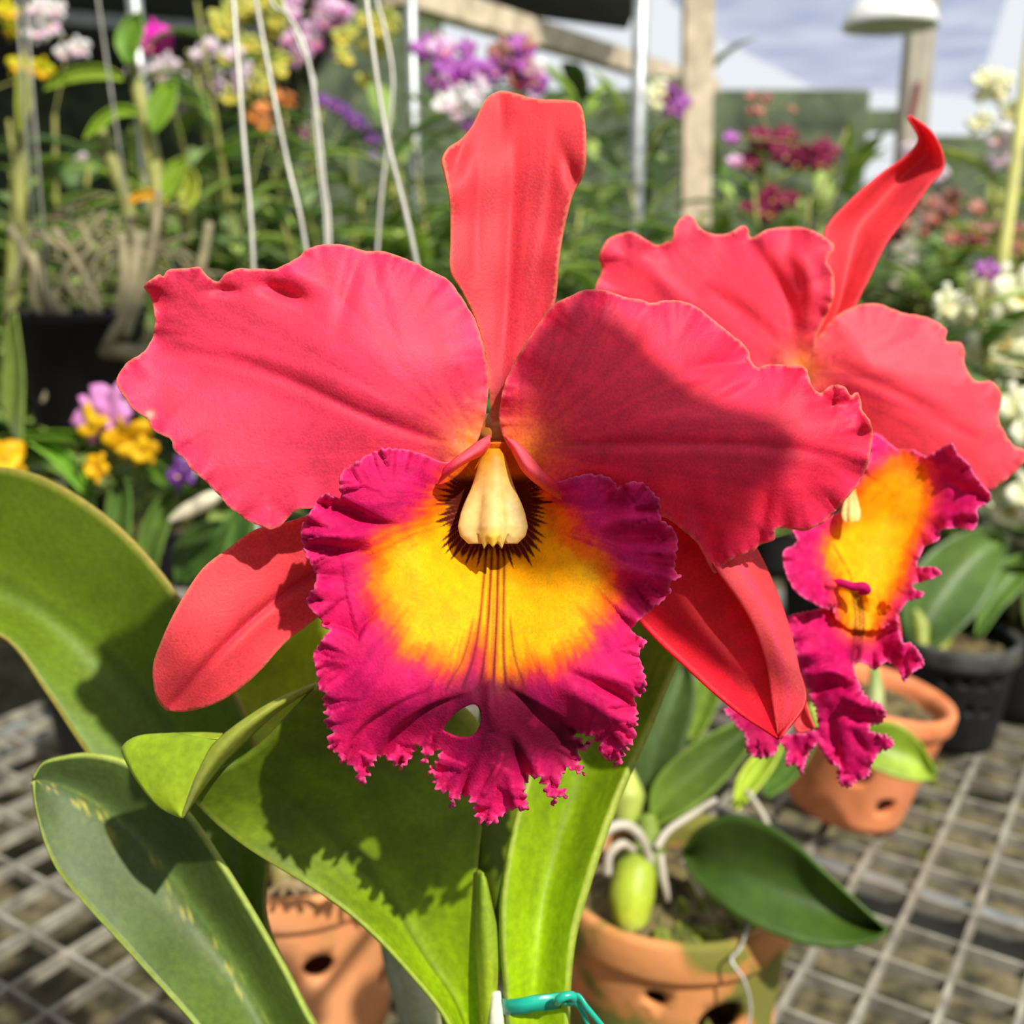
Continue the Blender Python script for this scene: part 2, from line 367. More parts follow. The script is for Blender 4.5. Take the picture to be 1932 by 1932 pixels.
sheet(mb, RP, [(945, 830, 10), (960, 720, 9), (1040, 580, 13), (1100, 560, 13), (1220, 590, 15), (1330, 610, 18), (1410, 680, 22), (1260, 690, 12), (1150, 700, 6), (1060, 760, 5), (1100, 850, 4), (1250, 840, 6), (1400, 830, 9), (1520, 690, 17), (1480, 760, 14), (1620, 760, 17), (1560, 850, 13), (1640, 850, 18), (1600, 950, 20), (1480, 960, 15), (1400, 1000, 17), (1350, 1070, 24), (1250, 960, 13), (1150, 920, 9), (1000, 880, 8)],
      .236, rpc, step=6, jag=2.2, jagl=15, seed=21, frill=(1.5, 92, 38), frill2=(.55, 30, 16),
      bumps=[(1580, 765, 45, 18, -15, 3), (1640, 790, 14, 26, 0, -2.5), (1440, 960, 16, 60, 10, 2.5), (1500, 950, 22, 55, 0, -2), (1330, 1000, 18, 70, -20, 1.8), (1180, 600, 26, 60, -10, -1.6), (1390, 720, 50, 14, -28, -2)],
      folds=[([(1060, 838), (1200, 836), (1340, 836), (1480, 845), (1590, 865)], 1.2, 11), ([(1290, 700), (1400, 690), (1500, 700)], 2, 16), ([(1265, 730), (1340, 705), (1430, 695)], -1.3, 12), ([(1200, 790), (1330, 790), (1480, 800)], -.6, 14)])
mb.build('petal', PETAL, f1, thick=.0005)

DS = [(930, 810), (923, 740), (915, 670), (898, 605), (872, 550), (850, 510), (850, 450), (849, 385), (840, 330), (834, 302), (845, 280), (870, 262), (890, 240), (905, 210), (920, 185), (945, 173), (975, 178), (1010, 188), (1060, 190), (1090, 195), (1101, 215), (1106, 260), (1105, 310), (1095, 340), (1080, 370), (1065, 430), (1055, 490), (1049, 560), (1030, 620), (1000, 680), (965, 750), (948, 810)]
mb = MB()
def ds_col(x, y, d, s):
    st = .5*vnoise((x-950)/(7+np.abs(y-850)/60), 31)+.4*vnoise2(x/14, y/60, 33)
    c = mix(np.tile(sl(218, 54, 70), (len(x), 1)), CORAL*1.0, np.clip((640-y)/400, 0, 1))*(1+.13*st)[:, None]
    for xx in (930, 960, 985, 1010):
        cx = 938+(xx-938)*np.clip((830-y)/420, .1, 1.25)
        c = mix(c, sl(185, 26, 62), .3*np.exp(-((x-cx)/3.2)**2)*smooth01((y-190)/120))
    c = mix(c, sl(190, 120, 50), smooth01((y-715)/110))
    return mix(c, sl(240, 150, 110), .7*np.exp(-(d/2.4)**2))
sheet(mb, DS, [(935, 800, 17), (950, 700, 21), (960, 560, 25), (860, 500, 22), (1045, 500, 23), (955, 400, 27), (840, 310, 21), (875, 265, 26), (1100, 300, 22), (960, 280, 28), (920, 190, 34), (1000, 195, 31), (1090, 205, 27), (850, 400, 23), (1075, 390, 24)],
      .236, ds_col, step=7, seed=41, frill=(.5, 120, 22),
      bumps=[(862, 300, 20, 50, 20, 3), (1080, 330, 14, 50, -20, 2.2), (945, 215, 16, 50, 0, 2)],
      folds=[([(945, 740), (958, 560), (965, 400), (975, 210)], 1.4, 16), ([(1010, 560), (1035, 400), (1050, 210)], .7, 12), ([(895, 540), (900, 400), (905, 260)], .7, 12)])
o = mb.build('sepal', PETAL, f1, thick=.0007); o['label'] = 'upright coral dorsal sepal, broad at its squared top'

LS = [(900, 900), (760, 930), (640, 955), (540, 985), (480, 1000), (430, 1035), (385, 1070), (350, 1120), (325, 1165), (305, 1210), (291, 1250), (290, 1285), (298, 1320), (318, 1340), (360, 1340), (410, 1325), (450, 1300), (490, 1265), (540, 1210), (590, 1172), (650, 1120), (760, 1050), (880, 960)]
mb = MB()
lsc = petal_col(900, 930, [(640, 1060), (520, 1130), (420, 1220), (318, 1335)], seed=51, base=CORAL, edge=sl(236, 84, 92), dark=.12, goldr=60)
sheet(mb, LS, [(880, 930, 26), (650, 1040, 20), (520, 1000, 17), (560, 1180, 20), (400, 1070, 12), (460, 1150, 13), (300, 1240, 12), (360, 1240, 9), (430, 1310, 14), (330, 1335, 16)], .236, lsc, step=7, seed=52, frill=(.3, 140, 20),
      folds=[([(640, 1050), (520, 1130), (420, 1220), (318, 1335)], 1.5, 9, [1, 1, 1, .8])])
mb.build('sepal', PETAL, f1, thick=.0007)

# right lower sepal: a folded channel, its near flap turned to the light
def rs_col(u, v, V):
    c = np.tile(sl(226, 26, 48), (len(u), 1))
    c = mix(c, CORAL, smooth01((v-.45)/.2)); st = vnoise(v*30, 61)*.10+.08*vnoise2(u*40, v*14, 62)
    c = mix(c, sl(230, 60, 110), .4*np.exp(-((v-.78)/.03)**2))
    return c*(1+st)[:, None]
mb = MB()
A_ = [(1130, 1060, .262), (1190, 1150, .262), (1232, 1200, .261), (1290, 1255, .259), (1350, 1310, .257), (1400, 1350, .254), (1440, 1376, .251), (1468, 1394, .248)]
M1 = [(1150, 1000, .268), (1220, 1080, .270), (1290, 1140, .270), (1340, 1190, .268), (1385, 1250, .265), (1420, 1300, .261), (1448, 1350, .255), (1469, 1393, .2485)]
B_ = [(1220, 930, .270), (1300, 1000, .272), (1355, 1080, .272), (1392, 1130, .270), (1425, 1190, .267), (1447, 1260, .263), (1457, 1330, .257), (1469, 1393, .2485)]
M2 = [(1265, 900, .262), (1345, 980, .262), (1395, 1060, .260), (1435, 1120, .258), (1465, 1190, .256), (1480, 1260, .254), (1488, 1330, .251), (1470, 1393, .248)]
C_ = [(1310, 890, .258), (1390, 975, .256), (1432, 1045, .253), (1466, 1120, .251), (1490, 1190, .249), (1507, 1260, .248), (1520, 1325, .247), (1471, 1393, .247)]
CB = [(x, y, d+.016*min(1, (1393-y)/260)) for x, y, d in C_]
CB[-1] = C_[-1]
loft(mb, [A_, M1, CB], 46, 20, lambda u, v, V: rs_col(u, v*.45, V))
FB = [(x, y, d-.012*min(1, (1393-y)/260)) for x, y, d in B_]
FM = [((a_[0]+c_[0])/2+3, (a_[1]+c_[1])/2, (a_[2]+c_[2])/2-.0016*min(1, (1393-a_[1])/260)) for a_, c_ in zip(FB, CB)]
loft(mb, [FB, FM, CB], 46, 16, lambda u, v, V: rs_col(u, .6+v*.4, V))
mb.build('sepal', PETAL, f1, thick=.0007)

# ---- the lip
k5 = 2.415; o5 = (540, 780)
LIPO = crop(o5, k5, [(870, 150), (800, 190), (740, 220), (690, 215), (620, 185), (540, 165), (450, 157), (400, 175), (350, 200), (290, 240), (255, 270), (240, 330), (252, 385), (215, 380), (180, 365), (140, 400), (110, 450), (85, 480), (68, 550), (75, 600), (90, 650), (120, 700), (140, 740), (125, 790), (95, 840), (110, 890), (150, 930), (170, 975), (200, 985), (180, 1010), (150, 1050), (122, 1105), (135, 1160), (150, 1250), (170, 1300), (175, 1395), (195, 1440), (190, 1500), (200, 1530), (240, 1550), (250, 1590), (310, 1608), (320, 1660), (350, 1692), (382, 1640), (405, 1580), (430, 1560), (470, 1578), (522, 1622), (560, 1575), (598, 1520), (618, 1522), (618, 1590), (640, 1590), (672, 1540), (700, 1530), (690, 1575), (645, 1628), (680, 1660), (665, 1690), (700, 1722), (738, 1735), (745, 1805), (805, 1748), (850, 1790), (870, 1860), (920, 1872), (950, 1870), (985, 1830), (1040, 1798), (1096, 1812), (1095, 1760), (1085, 1700), (1118, 1662), (1148, 1668), (1180, 1720), (1222, 1790), (1236, 1742), (1282, 1750), (1270, 1710), (1245, 1680), (1268, 1630), (1310, 1622), (1355, 1650), (1348, 1600), (1342, 1560), (1392, 1500), (1350, 1490), (1335, 1455), (1390, 1480), (1450, 1560), (1512, 1608), (1540, 1560), (1578, 1500), (1595, 1440), (1600, 1380), (1590, 1310), (1630, 1272), (1640, 1220), (1625, 1160), (1608, 1100), (1642, 1040), (1600, 1012), (1575, 990), (1600, 950), (1660, 900), (1720, 850), (1755, 810), (1750, 775), (1800, 742), (1770, 715), (1785, 600), (1762, 525), (1722, 492), (1700, 460), (1706, 400), (1660, 350), (1630, 318), (1570, 312), (1515, 335), (1480, 298), (1420, 277), (1350, 280), (1290, 295), (1225, 308), (1180, 250), (1120, 190), (1050, 150), (960, 130)])
HOLE = crop(o5, k5, [(715, 1440), (740, 1400), (780, 1360), (820, 1335), (855, 1325), (880, 1345), (888, 1390), (875, 1435), (845, 1470), (790, 1475), (740, 1458)])
YPOLY = smooth_path(crop(o5, k5, [(880, 120), (760, 240), (640, 400), (560, 490), (420, 560), (370, 700), (400, 860), (450, 960), (520, 1080), (640, 1130), (780, 1180), (850, 1120), (880, 1080), (920, 1200), (1000, 1240), (1100, 1190), (1240, 1160), (1350, 1080), (1410, 990), (1480, 880), (1500, 760), (1450, 640), (1330, 560), (1290, 480), (1210, 380), (1100, 240), (1010, 120)]), 160, closed=True)
def lip_col(x, y, d, s):
    n = len(x); cx, cy = 930., 945.
    an = np.arctan2(y-cy, x-cx); r = np.hypot(x-cx, y-cy)
    st = .6*vnoise((an+4)*22+vnoise(r/60, 71)*.6, 72)+.5*vnoise((an+4)*60+vnoise(r/40, 74), 73)
    gr = vnoise2(x/7, y/7, 75)*.6+vnoise2(x/17, y/17, 76)*.6
    c = mix(np.tile(MAG, (n, 1)), MAGL, .35*np.exp(-(d/16)**2)+.25*np.clip(gr, -1, 1))
    c = mix(c, sl(222, 30, 100), .3+.3*st)*(1+.12*st)[:, None]
    e, _, _, _ = seg_dist(x, y, YPOLY, True); ins = inside(x, y, YPOLY); sd = np.where(ins, e, -e)
    q = sd+13*st+7*gr
    c = mix(c, sl(240, 60, 50), .8*smooth01((q+34)/34))
    c = mix(c, ORA, smooth01((q+10)/24)); c = mix(c, YEL, smooth01((q-8)/48))
    c = c*(1+.05*gr)[:, None]
    # dark purple heart below, spreading down the middle lobe
    dk = np.exp(-((x-930)/95)**2-((y-1318)/52)**2)+.8*np.exp(-((x-940)/60)**2-((y-1390)/60)**2)+.85*np.exp(-((x-1045)/75)**2-((y-1400)/48)**2)+.45*np.exp(-((x-810)/60)**2-((y-1350)/30)**2)
    c = mix(c, sl(96, 2, 42), .93*np.clip(dk*1.15+.25*gr*(dk > .2), 0, 1)*(1-.55*smooth01((q-4)/30)))
    # veins fanning from the throat
    for xs, k_, w_, t0 in (([919, 912, 905, 893, 872], .85, 3.4, 0), ([929, 925, 921, 914, 905], .95, 3.6, 0), ([941, 939, 937, 934, 930], .95, 3.6, 0), ([952, 951, 950, 951, 956], .85, 3.4, 0), ([896, 897, 892, 874, 842], .6, 3.2, .45), ([962, 962, 963, 972, 992], .6, 3.2, .45), ([880, 885, 876, 846, 806], .3, 3, .6), ([975, 976, 982, 1004, 1040], .35, 3, .55)):
        ln = list(zip(xs, (1020, 1100, 1170, 1240, 1300)))
        e2, t, _, L = seg_dist(x, y, smooth_path(ln, 24)); f = t/L
        c = mix(c, mix(np.tile(sl(128, 14, 8), (n, 1)), sl(96, 4, 36), smooth01((f-.5)/.5)), k_*np.exp(-(e2/w_)**2)*smooth01((f-t0)/.12+(.001 if t0 else 1)))
    c = mix(c, sl(236, 90, 30), .5*np.exp(-((x-932)/20)**2)*smooth01((y-1080)/60)*smooth01((1290-y)/50)*(q > 0)*(np.cos((x-932+(y-1100)*.03)*.55) > .2))
    # stripes of maroon round the column
    up = smooth01((y-884)/26); ang = an+4
    ax_ = np.abs(np.cos(an)); R0 = 94+8*ax_+34*np.exp(-((an-.98)/.42)**2)+34*np.exp(-((an-2.2)/.45)**2)+6*vnoise(ang*14, 81)
    ray = .5+.5*np.cos(ang*64+1.5*vnoise(ang*7, 82)); h1 = .5+.5*vnoise(ang*26, 83)
    edge = R0+34*(ray*h1-.35)
    m = smooth01((edge-r)/9)*up
    light = smooth01((.16-ray)/.12)*smooth01((r-66)/16)*(.5+.5*h1)
    c = mix(c, MAR, m*.97); c = mix(c, sl(214, 110, 96), .62*light*m)
    c = mix(c, sl(205, 110, 20), .7*(1-up)*np.exp(-((x-935)/70)**2))
    return mix(c, sl(240, 120, 175), .5*np.exp(-(d/2.6)**2)*(sd < 0))
mb = MB()
def lipmask(x, y): return smooth01((np.hypot((x-935)/1.05, y-1010)-150)/110)
def jagm(x, y): return (.32+.68*smooth01((y-1230)/120))*smooth01((np.hypot(x-935, y-850)-120)/60)
c5 = lambda L: crop(o5, k5, L)
sheet(mb, LIPO, [(935, 850, 12), (870, 900, 13), (1000, 900, 13), (930, 960, 21), (860, 980, 15), (1010, 980, 15), (930, 1050, 14), (800, 950, 3), (1075, 960, 4), (760, 870, 1), (680, 880, -3), (640, 990, -5), (580, 1010, -3), (600, 1120, -6), (700, 1060, 0), (790, 1080, -1), (920, 1150, 3), (1080, 1080, 0), (1180, 1050, -1), (1150, 910, 2), (1240, 960, 2), (1275, 1050, 4), (1200, 1150, 2), (1060, 880, 5), (780, 1200, -5), (920, 1250, -2), (1080, 1200, -4), (660, 1200, -8), (620, 1350, -6), (680, 1440, -2), (760, 1330, -9), (900, 1330, -6), (1000, 1330, -7), (1100, 1300, -10), (1190, 1250, -6), (1160, 1430, -4), (860, 1440, 0), (930, 1420, -3), (930, 1540, 3), (1050, 1470, 2), (1090, 1400, 2), (780, 1400, 0), (840, 1500, 2)],
      .236, lip_col, step=3.9, holes=[HOLE], jag=13, jagl=15, seed=77, rimstep=2.2, spiky=True, refine=[(815, 870, 1045, 1090, 2.3), (862, 1090, 1000, 1300, 2.3)], frill=(2.6, 66, 38), frill2=(.9, 22, 14), frillmask=lipmask, jagmask=jagm,
      folds=[(c5([(200, 420), (330, 470), (460, 500)]), 4.20, 14, [1, .9, 0]), (c5([(90, 545), (240, 560), (400, 565)]), -4.20, 11, [1, .8, 0]), (c5([(80, 610), (240, 615), (400, 640)]), 4.20, 13, [1, .8, 0]),
             (c5([(110, 740), (300, 760)]), 2.10, 12, [1, 0]), (c5([(1700, 470), (1560, 480), (1420, 520)]), -3.08, 11, [1, .8, 0]), (c5([(1500, 400), (1380, 480)]), 3.64, 18, [1, 0]), (c5([(1690, 560), (1540, 560), (1400, 570)]), 3.64, 14, [1, .8, 0]),
             (c5([(1780, 760), (1600, 720), (1450, 700)]), -3.08, 13, [1, .8, 0]), (c5([(1720, 840), (1560, 800), (1440, 790)]), 3.64, 14, [1, .8, 0]), (c5([(1520, 330), (1470, 400)]), 3.08, 12, [1, 0]),
             (c5([(1640, 1240), (1500, 1190), (1380, 1120)]), -1.68, 14, [1, .8, 0]), (c5([(1600, 1330), (1450, 1250), (1260, 1170)]), 3.64, 11, [1, .9, 0]), (c5([(1590, 1450), (1400, 1330), (1200, 1220)]), -1.96, 13, [1, .9, 0]),
             (c5([(930, 1180), (930, 1320), (950, 1450)]), -1.40, 12), (c5([(900, 1730), (960, 1620), (985, 1560)]), -2.24, 5, [.5, 1, .3]), (c5([(1050, 1790), (1010, 1620)]), -2.10, 9, [1, .2]), (c5([(1090, 1680), (1050, 1560), (1000, 1450)]), 3.36, 12, [1, .8, 0]),
             (c5([(1230, 1770), (1130, 1600), (1040, 1440)]), -2.10, 10, [1, .8, 0]), (c5([(800, 1740), (850, 1600), (900, 1480)]), 1.96, 9, [1, .8, 0]), (c5([(300, 1180), (180, 1150)]), 1.40, 12, [0, 1])],
      steps=[(c5([(440, 915), (375, 955), (345, 1000), (325, 1035), (290, 1000), (200, 970), (140, 960)]), 4.6, 4, 60, [0, .6, 1, 1, 1, .8]),
             (c5([(430, 1555), (480, 1450), (600, 1360), (700, 1310), (840, 1270)]), 5.0, 5, 50, [1, 1, .8, .5, 0]),
             (c5([(270, 1590), (300, 1480), (400, 1380), (560, 1290), (700, 1240)]), 2.6, 5, 26, [1, 1, .8, .4, 0]),
             (c5([(1000, 1240), (1120, 1310), (1300, 1420), (1420, 1530)]), 6.0, 5, 60, [0, .6, 1, 1]),
             (c5([(255, 385), (330, 430), (430, 480), (520, 500)]), 4.0, 4, 40, [1, 1, .5, 0])],
      bumps=[(800, 880, 30, 60, 40, -1.5)])
# pink flaps of the tube folded back over the column
def flap_col(inner): return lambda u, v, V: mix(mix(np.tile(sl(246, 96, 110), (len(u), 1)), sl(226, 40, 90), smooth01((u-.6)/.4)), ORA, .9*smooth01((v-.75)/.25) if inner else .9*smooth01((.25-v)/.25))
loft(mb, [[(926, 820, .247), (905, 832, .241), (880, 850, .238), (856, 868, .237), (838, 884, .238)],
          [(924, 832, .242), (906, 846, .237), (884, 860, .234), (858, 876, .234), (834, 896, .2365)],
          [(920, 852, .246), (902, 862, .240), (880, 872, .237), (856, 888, .236), (826, 912, .239)]], 22, 9, flap_col(True))
loft(mb, [[(950, 823, .247), (976, 836, .242), (1002, 862, .2395), (1022, 888, .239), (1046, 906, .240)],
          [(956, 826, .243), (974, 846, .238), (992, 874, .2355), (1018, 898, .236), (1052, 916, .239)],
          [(960, 838, .247), (972, 862, .242), (990, 892, .2385), (1020, 918, .2385), (1060, 944, .2405)]], 22, 9, lambda u, v, V: mix(mix(np.tile(sl(248, 100, 112), (len(u), 1)), sl(228, 36, 60), smooth01((u-.6)/.4)), ORA, .9*smooth01((v-.72)/.28)))
lipo = mb.build('lip', LIPM, f1, thick=.00045); lipo['label'] = 'ruffled magenta lip with a golden-yellow throat and maroon veins'

# ---- column: pale waxy bell hanging over the throat
def column(parent, cx, top, bot, hw, d0, tilt=0.0, name='column'):
    mb = MB(); prof = [(0, .20), (.08, .38), (.25, .52), (.5, .74), (.68, .92), (.82, 1.0), (.92, .93), (1.0, .70)]
    nu, nv = 56, 96; V = []; Cc = []
    for i in range(nu):
        t = i/(nu-1); w_ = np.interp(t, [p[0] for p in prof], [p[1] for p in prof])*hw
        for j in range(nv):
            a = 2*math.pi*j/nv; fx = math.cos(a); fz = math.sin(a)         # fz>0 towards the viewer
            rid = .13*math.cos(5*(a-math.pi/2))*(fz > 0)*smooth01(np.array([(t-.3)/.3]))[0]
            notch = 0
            if t > .86 and fz > 0:
                k = (t-.86)/.14
                notch = k*(-16*max(0, 1-abs(abs(fx)-.60)/.10)+7*max(0, 1-abs(fx)/.14)+12*max(0, 1-abs(abs(fx)-.42)/.12)-5*max(0, 1-abs(abs(fx)-.2)/.1))
            px = cx+fx*w_*(1+rid)+tilt*(t-.5)*60; py = top+(bot-top)*t+notch*(hw/62)
            V.append(P(px, py, d0-.0035*t-fz*(w_/F*.25)*(.75+rid)*1.0))
            c = mix(np.array([sl(210, 140, 10)]), sl(240, 206, 128), np.array([smooth01(np.array([t*1.5]))[0]]))[0]
            if t > .82: c = c+(sl(250, 226, 60)-c)*min(1, (t-.82)/.12)*max(0, 1-abs(fx)/.62)*.85
            c = c*(1-.14*max(0, 1-abs(abs(fx)-.42)/.1)*(.4+.6*t))
            Cc.append(c)
    fc = [(i*nv+j, i*nv+(j+1) % nv, (i+1)*nv+(j+1) % nv, (i+1)*nv+j) for i in range(nu-1) for j in range(nv)]
    V.append(P(cx, bot-14, d0)); Cc.append(sl(150, 80, 10)); n = len(V)-1
    fc += [((nu-1)*nv+j, (nu-1)*nv+(j+1) % nv, n) for j in range(nv)]
    mb.add(V, fc, np.array(Cc)); o = mb.build(name, WAX, parent); o['label'] = 'pale waxy column'; return o
column(f1, 930, 846, 1026, 61, .2445)
FURTHER[0] = .03
# ---- rear bloom, turned to the right and partly hidden
f2 = bloom('flower', 'rear bloom, turned to the right behind the front one',
           ([P(1515, 690, .306), P(1500, 760, .312), P(1440, 900, .316), P(1180, 1250, .300), P(975, 1600, .264)], [.003, .0055, .0045, .0035, .004],
            [sl(168, 110, 60), sl(180, 90, 50), sl(190, 100, 60), sl(140, 160, 50), sl(110, 130, 40)]))
L2P = [(1520, 690), (1545, 625), (1570, 570), (1574, 520), (1562, 492), (1575, 466), (1560, 450), (1530, 433), (1490, 427), (1450, 432), (1418, 447), (1410, 430), (1400, 425), (1372, 440), (1340, 440), (1322, 430), (1306, 409), (1290, 406), (1273, 425), (1267, 452), (1256, 456), (1240, 462), (1215, 450), (1190, 437), (1150, 449), (1130, 480), (1135, 510), (1123, 548), (1140, 600), (1200, 660), (1300, 720), (1420, 740)]
mb = MB()
sheet(mb, L2P, [(1515, 690, 12), (1560, 560, 4), (1560, 455, 3), (1490, 440, 7), (1480, 560, 9), (1410, 440, 3), (1400, 560, 6), (1300, 420, 1), (1300, 540, 2), (1190, 450, -1), (1150, 550, 2), (1250, 640, 5), (1400, 700, 10)],
      .287, petal_col(1515, 700, [(1470, 660), (1400, 600)], seed=91, base=sl(244, 66, 92), edge=sl(226, 60, 100), goldr=40), step=7, jag=2, seed=92, frill=(1.1, 80, 34), frill2=(.4, 30, 14),
      folds=[([(1500, 660), (1480, 560), (1410, 450)], 2.2, 16, [.3, 1, 1, .7]), ([(1520, 620), (1530, 540), (1500, 470)], -1.8, 14), ([(1470, 650), (1400, 590), (1330, 540)], 1.4, 14), ([(1330, 600), (1260, 540), (1210, 480)], -1.2, 18)],
      bumps=[(1240, 470, 20, 14, 0, 2), (1520, 480, 30, 40, 30, -1.5)])
mb.build('petal', PETAL, f2, thick=.0005)
D2 = lambda u, v, V: mix(mix(np.tile(sl(232, 66, 76), (len(u), 1)), CORAL, .4+.5*vnoise2(u*12, v*5, 95)), sl(222, 90, 50), smooth01((.25-u)/.25)*.6)*(1+.1*vnoise(v*22+u*2, 96))[:, None]
mb = MB()
loft(mb, [[(1505, 715, .300), (1530, 650, .302), (1562, 580, .304), (1563, 500, .306), (1556, 436, .308), (1600, 382, .310), (1660, 330, .311), (1712, 292, .309), (1733, 262, .305), (1712, 222, .300)],
          [(1510, 712, .303), (1545, 650, .307), (1580, 580, .310), (1600, 500, .313), (1622, 430, .3155), (1665, 380, .3165), (1710, 330, .316), (1748, 292, .313), (1742, 252, .307), (1714, 220, .300)],
          [(1515, 710, .300), (1560, 650, .302), (1600, 600, .303), (1637, 530, .304), (1672, 460, .305), (1710, 410, .305), (1752, 352, .305), (1781, 312, .305), (1762, 255, .303), (1718, 217, .300)]], 60, 18, D2)
mb.build('sepal', PETAL, f2, thick=.0007)
R2P = [(1500, 690), (1540, 640), (1575, 600), (1610, 580), (1650, 573), (1700, 590), (1750, 600), (1784, 622), (1783, 645), (1815, 650), (1820, 690), (1840, 720), (1870, 720), (1889, 748), (1884, 790), (1905, 835), (1934, 853), (1926, 880), (1890, 910), (1866, 927), (1830, 930), (1780, 900), (1700, 890), (1640, 860), (1580, 790), (1530, 740)]
mb = MB()
sheet(mb, R2P, [(1510, 695, 12), (1580, 620, 8), (1650, 585, 10), (1640, 690, 4), (1760, 620, 12), (1750, 720, 5), (1830, 730, 8), (1880, 740, 12), (1800, 830, 8), (1910, 860, 14), (1860, 910, 14), (1700, 860, 12), (1600, 780, 12)],
      .288, petal_col(1500, 700, [(1600, 730), (1720, 770), (1840, 820)], seed=101, base=sl(246, 78, 96), edge=sl(232, 80, 100), goldr=40), step=7, jag=2.4, seed=102, frill=(1.2, 70, 30), frill2=(.4, 26, 12),
      folds=[([(1560, 680), (1690, 740), (1850, 830)], 1.0, 14), ([(1640, 680), (1720, 640), (1770, 620)], 1.0, 14)])
mb.build('petal', PETAL, f2, thick=.0005)
# rear lip in two lobes plus frills
o2 = (1200, 780); k2 = 2.639
c2 = lambda L: crop(o2, k2, L)
Y2 = smooth_path(c2([(1330, 190), (1220, 250), (1120, 330), (1060, 430), (1000, 540), (930, 640), (930, 740), (985, 850), (1000, 960), (1010, 1060), (1080, 1130), (1180, 1120), (1250, 1010), (1290, 930), (1350, 830), (1380, 700), (1440, 560), (1480, 420), (1460, 300), (1400, 220)]), 90, closed=True)
def lip2_col(x, y, d, s):
    st = vnoise(x/6+.05*y, 111)*.5; gr = vnoise2(x/8, y/8, 112)
    c = mix(np.tile(MAG*1.05, (len(x), 1)), MAGL, .4*np.exp(-(d/12)**2)+.3*np.clip(gr, -1, 1))
    e, _, _, _ = seg_dist(x, y, Y2, True); ins = inside(x, y, Y2); q = np.where(ins, e, -e)+5*st+4*gr
    c = mix(c, sl(244, 66, 80), .85*smooth01((q+26)/26)); c = mix(c, ORA, smooth01((q+7)/16)*(1-.0*y)); c = mix(c, YEL, smooth01((q-5)/26)*smooth01((y-860)/70))
    for off in (-5, 3, 10):
        ln = np.array(c2([(1080, 850), (1100, 960), (1105, 1060), (1090, 1180), (1085, 1240)]))+[off, 0]
        e, t, _, L = seg_dist(x, y, smooth_path(ln, 16)); c = mix(c, sl(120, 20, 30), .9*np.exp(-(e/2.6)**2)*smooth01(t/L/.15))
    e, t, _, L = seg_dist(x, y, smooth_path(c2([(975, 655), (1010, 710), (1050, 770), (1072, 840)]), 16)); c = mix(c, sl(150, 70, 10), .8*np.exp(-(e/1.8)**2))
    c = mix(c, sl(150, 10, 60), .7*np.exp(-((x-1613)/16)**2-((y-1228)/30)**2))
    c = mix(c, sl(130, 0, 50), .6*np.exp(-((x-1400)/60)**2-((y-1390)/50)**2))
    return mix(c*(1+.06*gr)[:, None], sl(242, 130, 180), .6*np.exp(-(d/2.2)**2)*(q < -8))
LOW2 = c2([(960, 960), (900, 975), (820, 990), (755, 1012), (752, 1060), (785, 1150), (800, 1240), (830, 1320), (870, 1420), (900, 1500), (905, 1560), (850, 1580), (760, 1600), (700, 1570), (620, 1470), (520, 1420), (430, 1408), (470, 1450), (440, 1480), (500, 1560), (540, 1600), (550, 1680), (620, 1720), (690, 1700), (720, 1640), (745, 1690), (745, 1760), (790, 1750), (830, 1800), (842, 1740), (900, 1650), (960, 1740), (1000, 1760), (1000, 1820), (1045, 1866), (1110, 1830), (1165, 1800), (1172, 1760), (1210, 1690), (1262, 1670), (1285, 1640), (1250, 1600), (1190, 1590), (1165, 1560), (1215, 1540), (1250, 1500), (1215, 1450), (1150, 1410), (1110, 1340), (1085, 1260), (1130, 1240), (1185, 1276), (1240, 1240), (1290, 1262), (1315, 1300), (1335, 1336), (1370, 1295), (1435, 1252), (1410, 1190), (1370, 1142), (1330, 1140), (1310, 1060), (1300, 1000), (1250, 940), (1100, 900)])
mb = MB()
dd = lambda L: [(x, y, z) for (x, y), z in zip(c2([(a, b) for a, b, _ in L]), [q[2] for q in L])]
sheet(mb, LOW2, dd([(1000, 960, 4), (780, 1050, -4), (1100, 1100, 6), (1300, 1050, 0), (1420, 1240, -8), (1200, 1240, 4), (900, 1200, -6), (1060, 1300, -2), (850, 1400, 4), (1100, 1480, -8), (1240, 1500, -12), (1000, 1600, -4), (1260, 1650, -8), (1060, 1850, -2), (820, 1780, 2), (700, 1620, 6), (450, 1430, 4), (560, 1660, 2), (600, 1550, 5)]),
      .283, lip2_col, step=4.6, rimstep=2.4, spiky=True, jag=7, jagl=10, seed=113, frill=(1.8, 46, 24), frill2=(.8, 17, 12), jagmask=lambda x, y: np.where(y > 1300, 1.0, .4),
      folds=[(c2([(880, 1310), (960, 1280), (1040, 1300)]), -4, 7, [.6, 1, .6]), (c2([(900, 1380), (960, 1350), (1030, 1370)]), 5, 16, [.6, 1, .6]), (c2([(1010, 1390), (1100, 1440), (1240, 1470)]), -3, 8, [.4, 1, .8]), (c2([(1020, 1480), (1120, 1520), (1220, 1540)]), 4, 12, [.4, 1, .8]), (c2([(960, 1450), (980, 1600), (1030, 1800)]), 2, 10), (c2([(1060, 1560), (1150, 1700)]), 1.5, 10), (c2([(1095, 1150), (1090, 1250)]), 3, 8)],
      steps=[(c2([(760, 1600), (860, 1580), (930, 1640), (1000, 1740)]), -2, 5, 40, [1, 1, 1])])
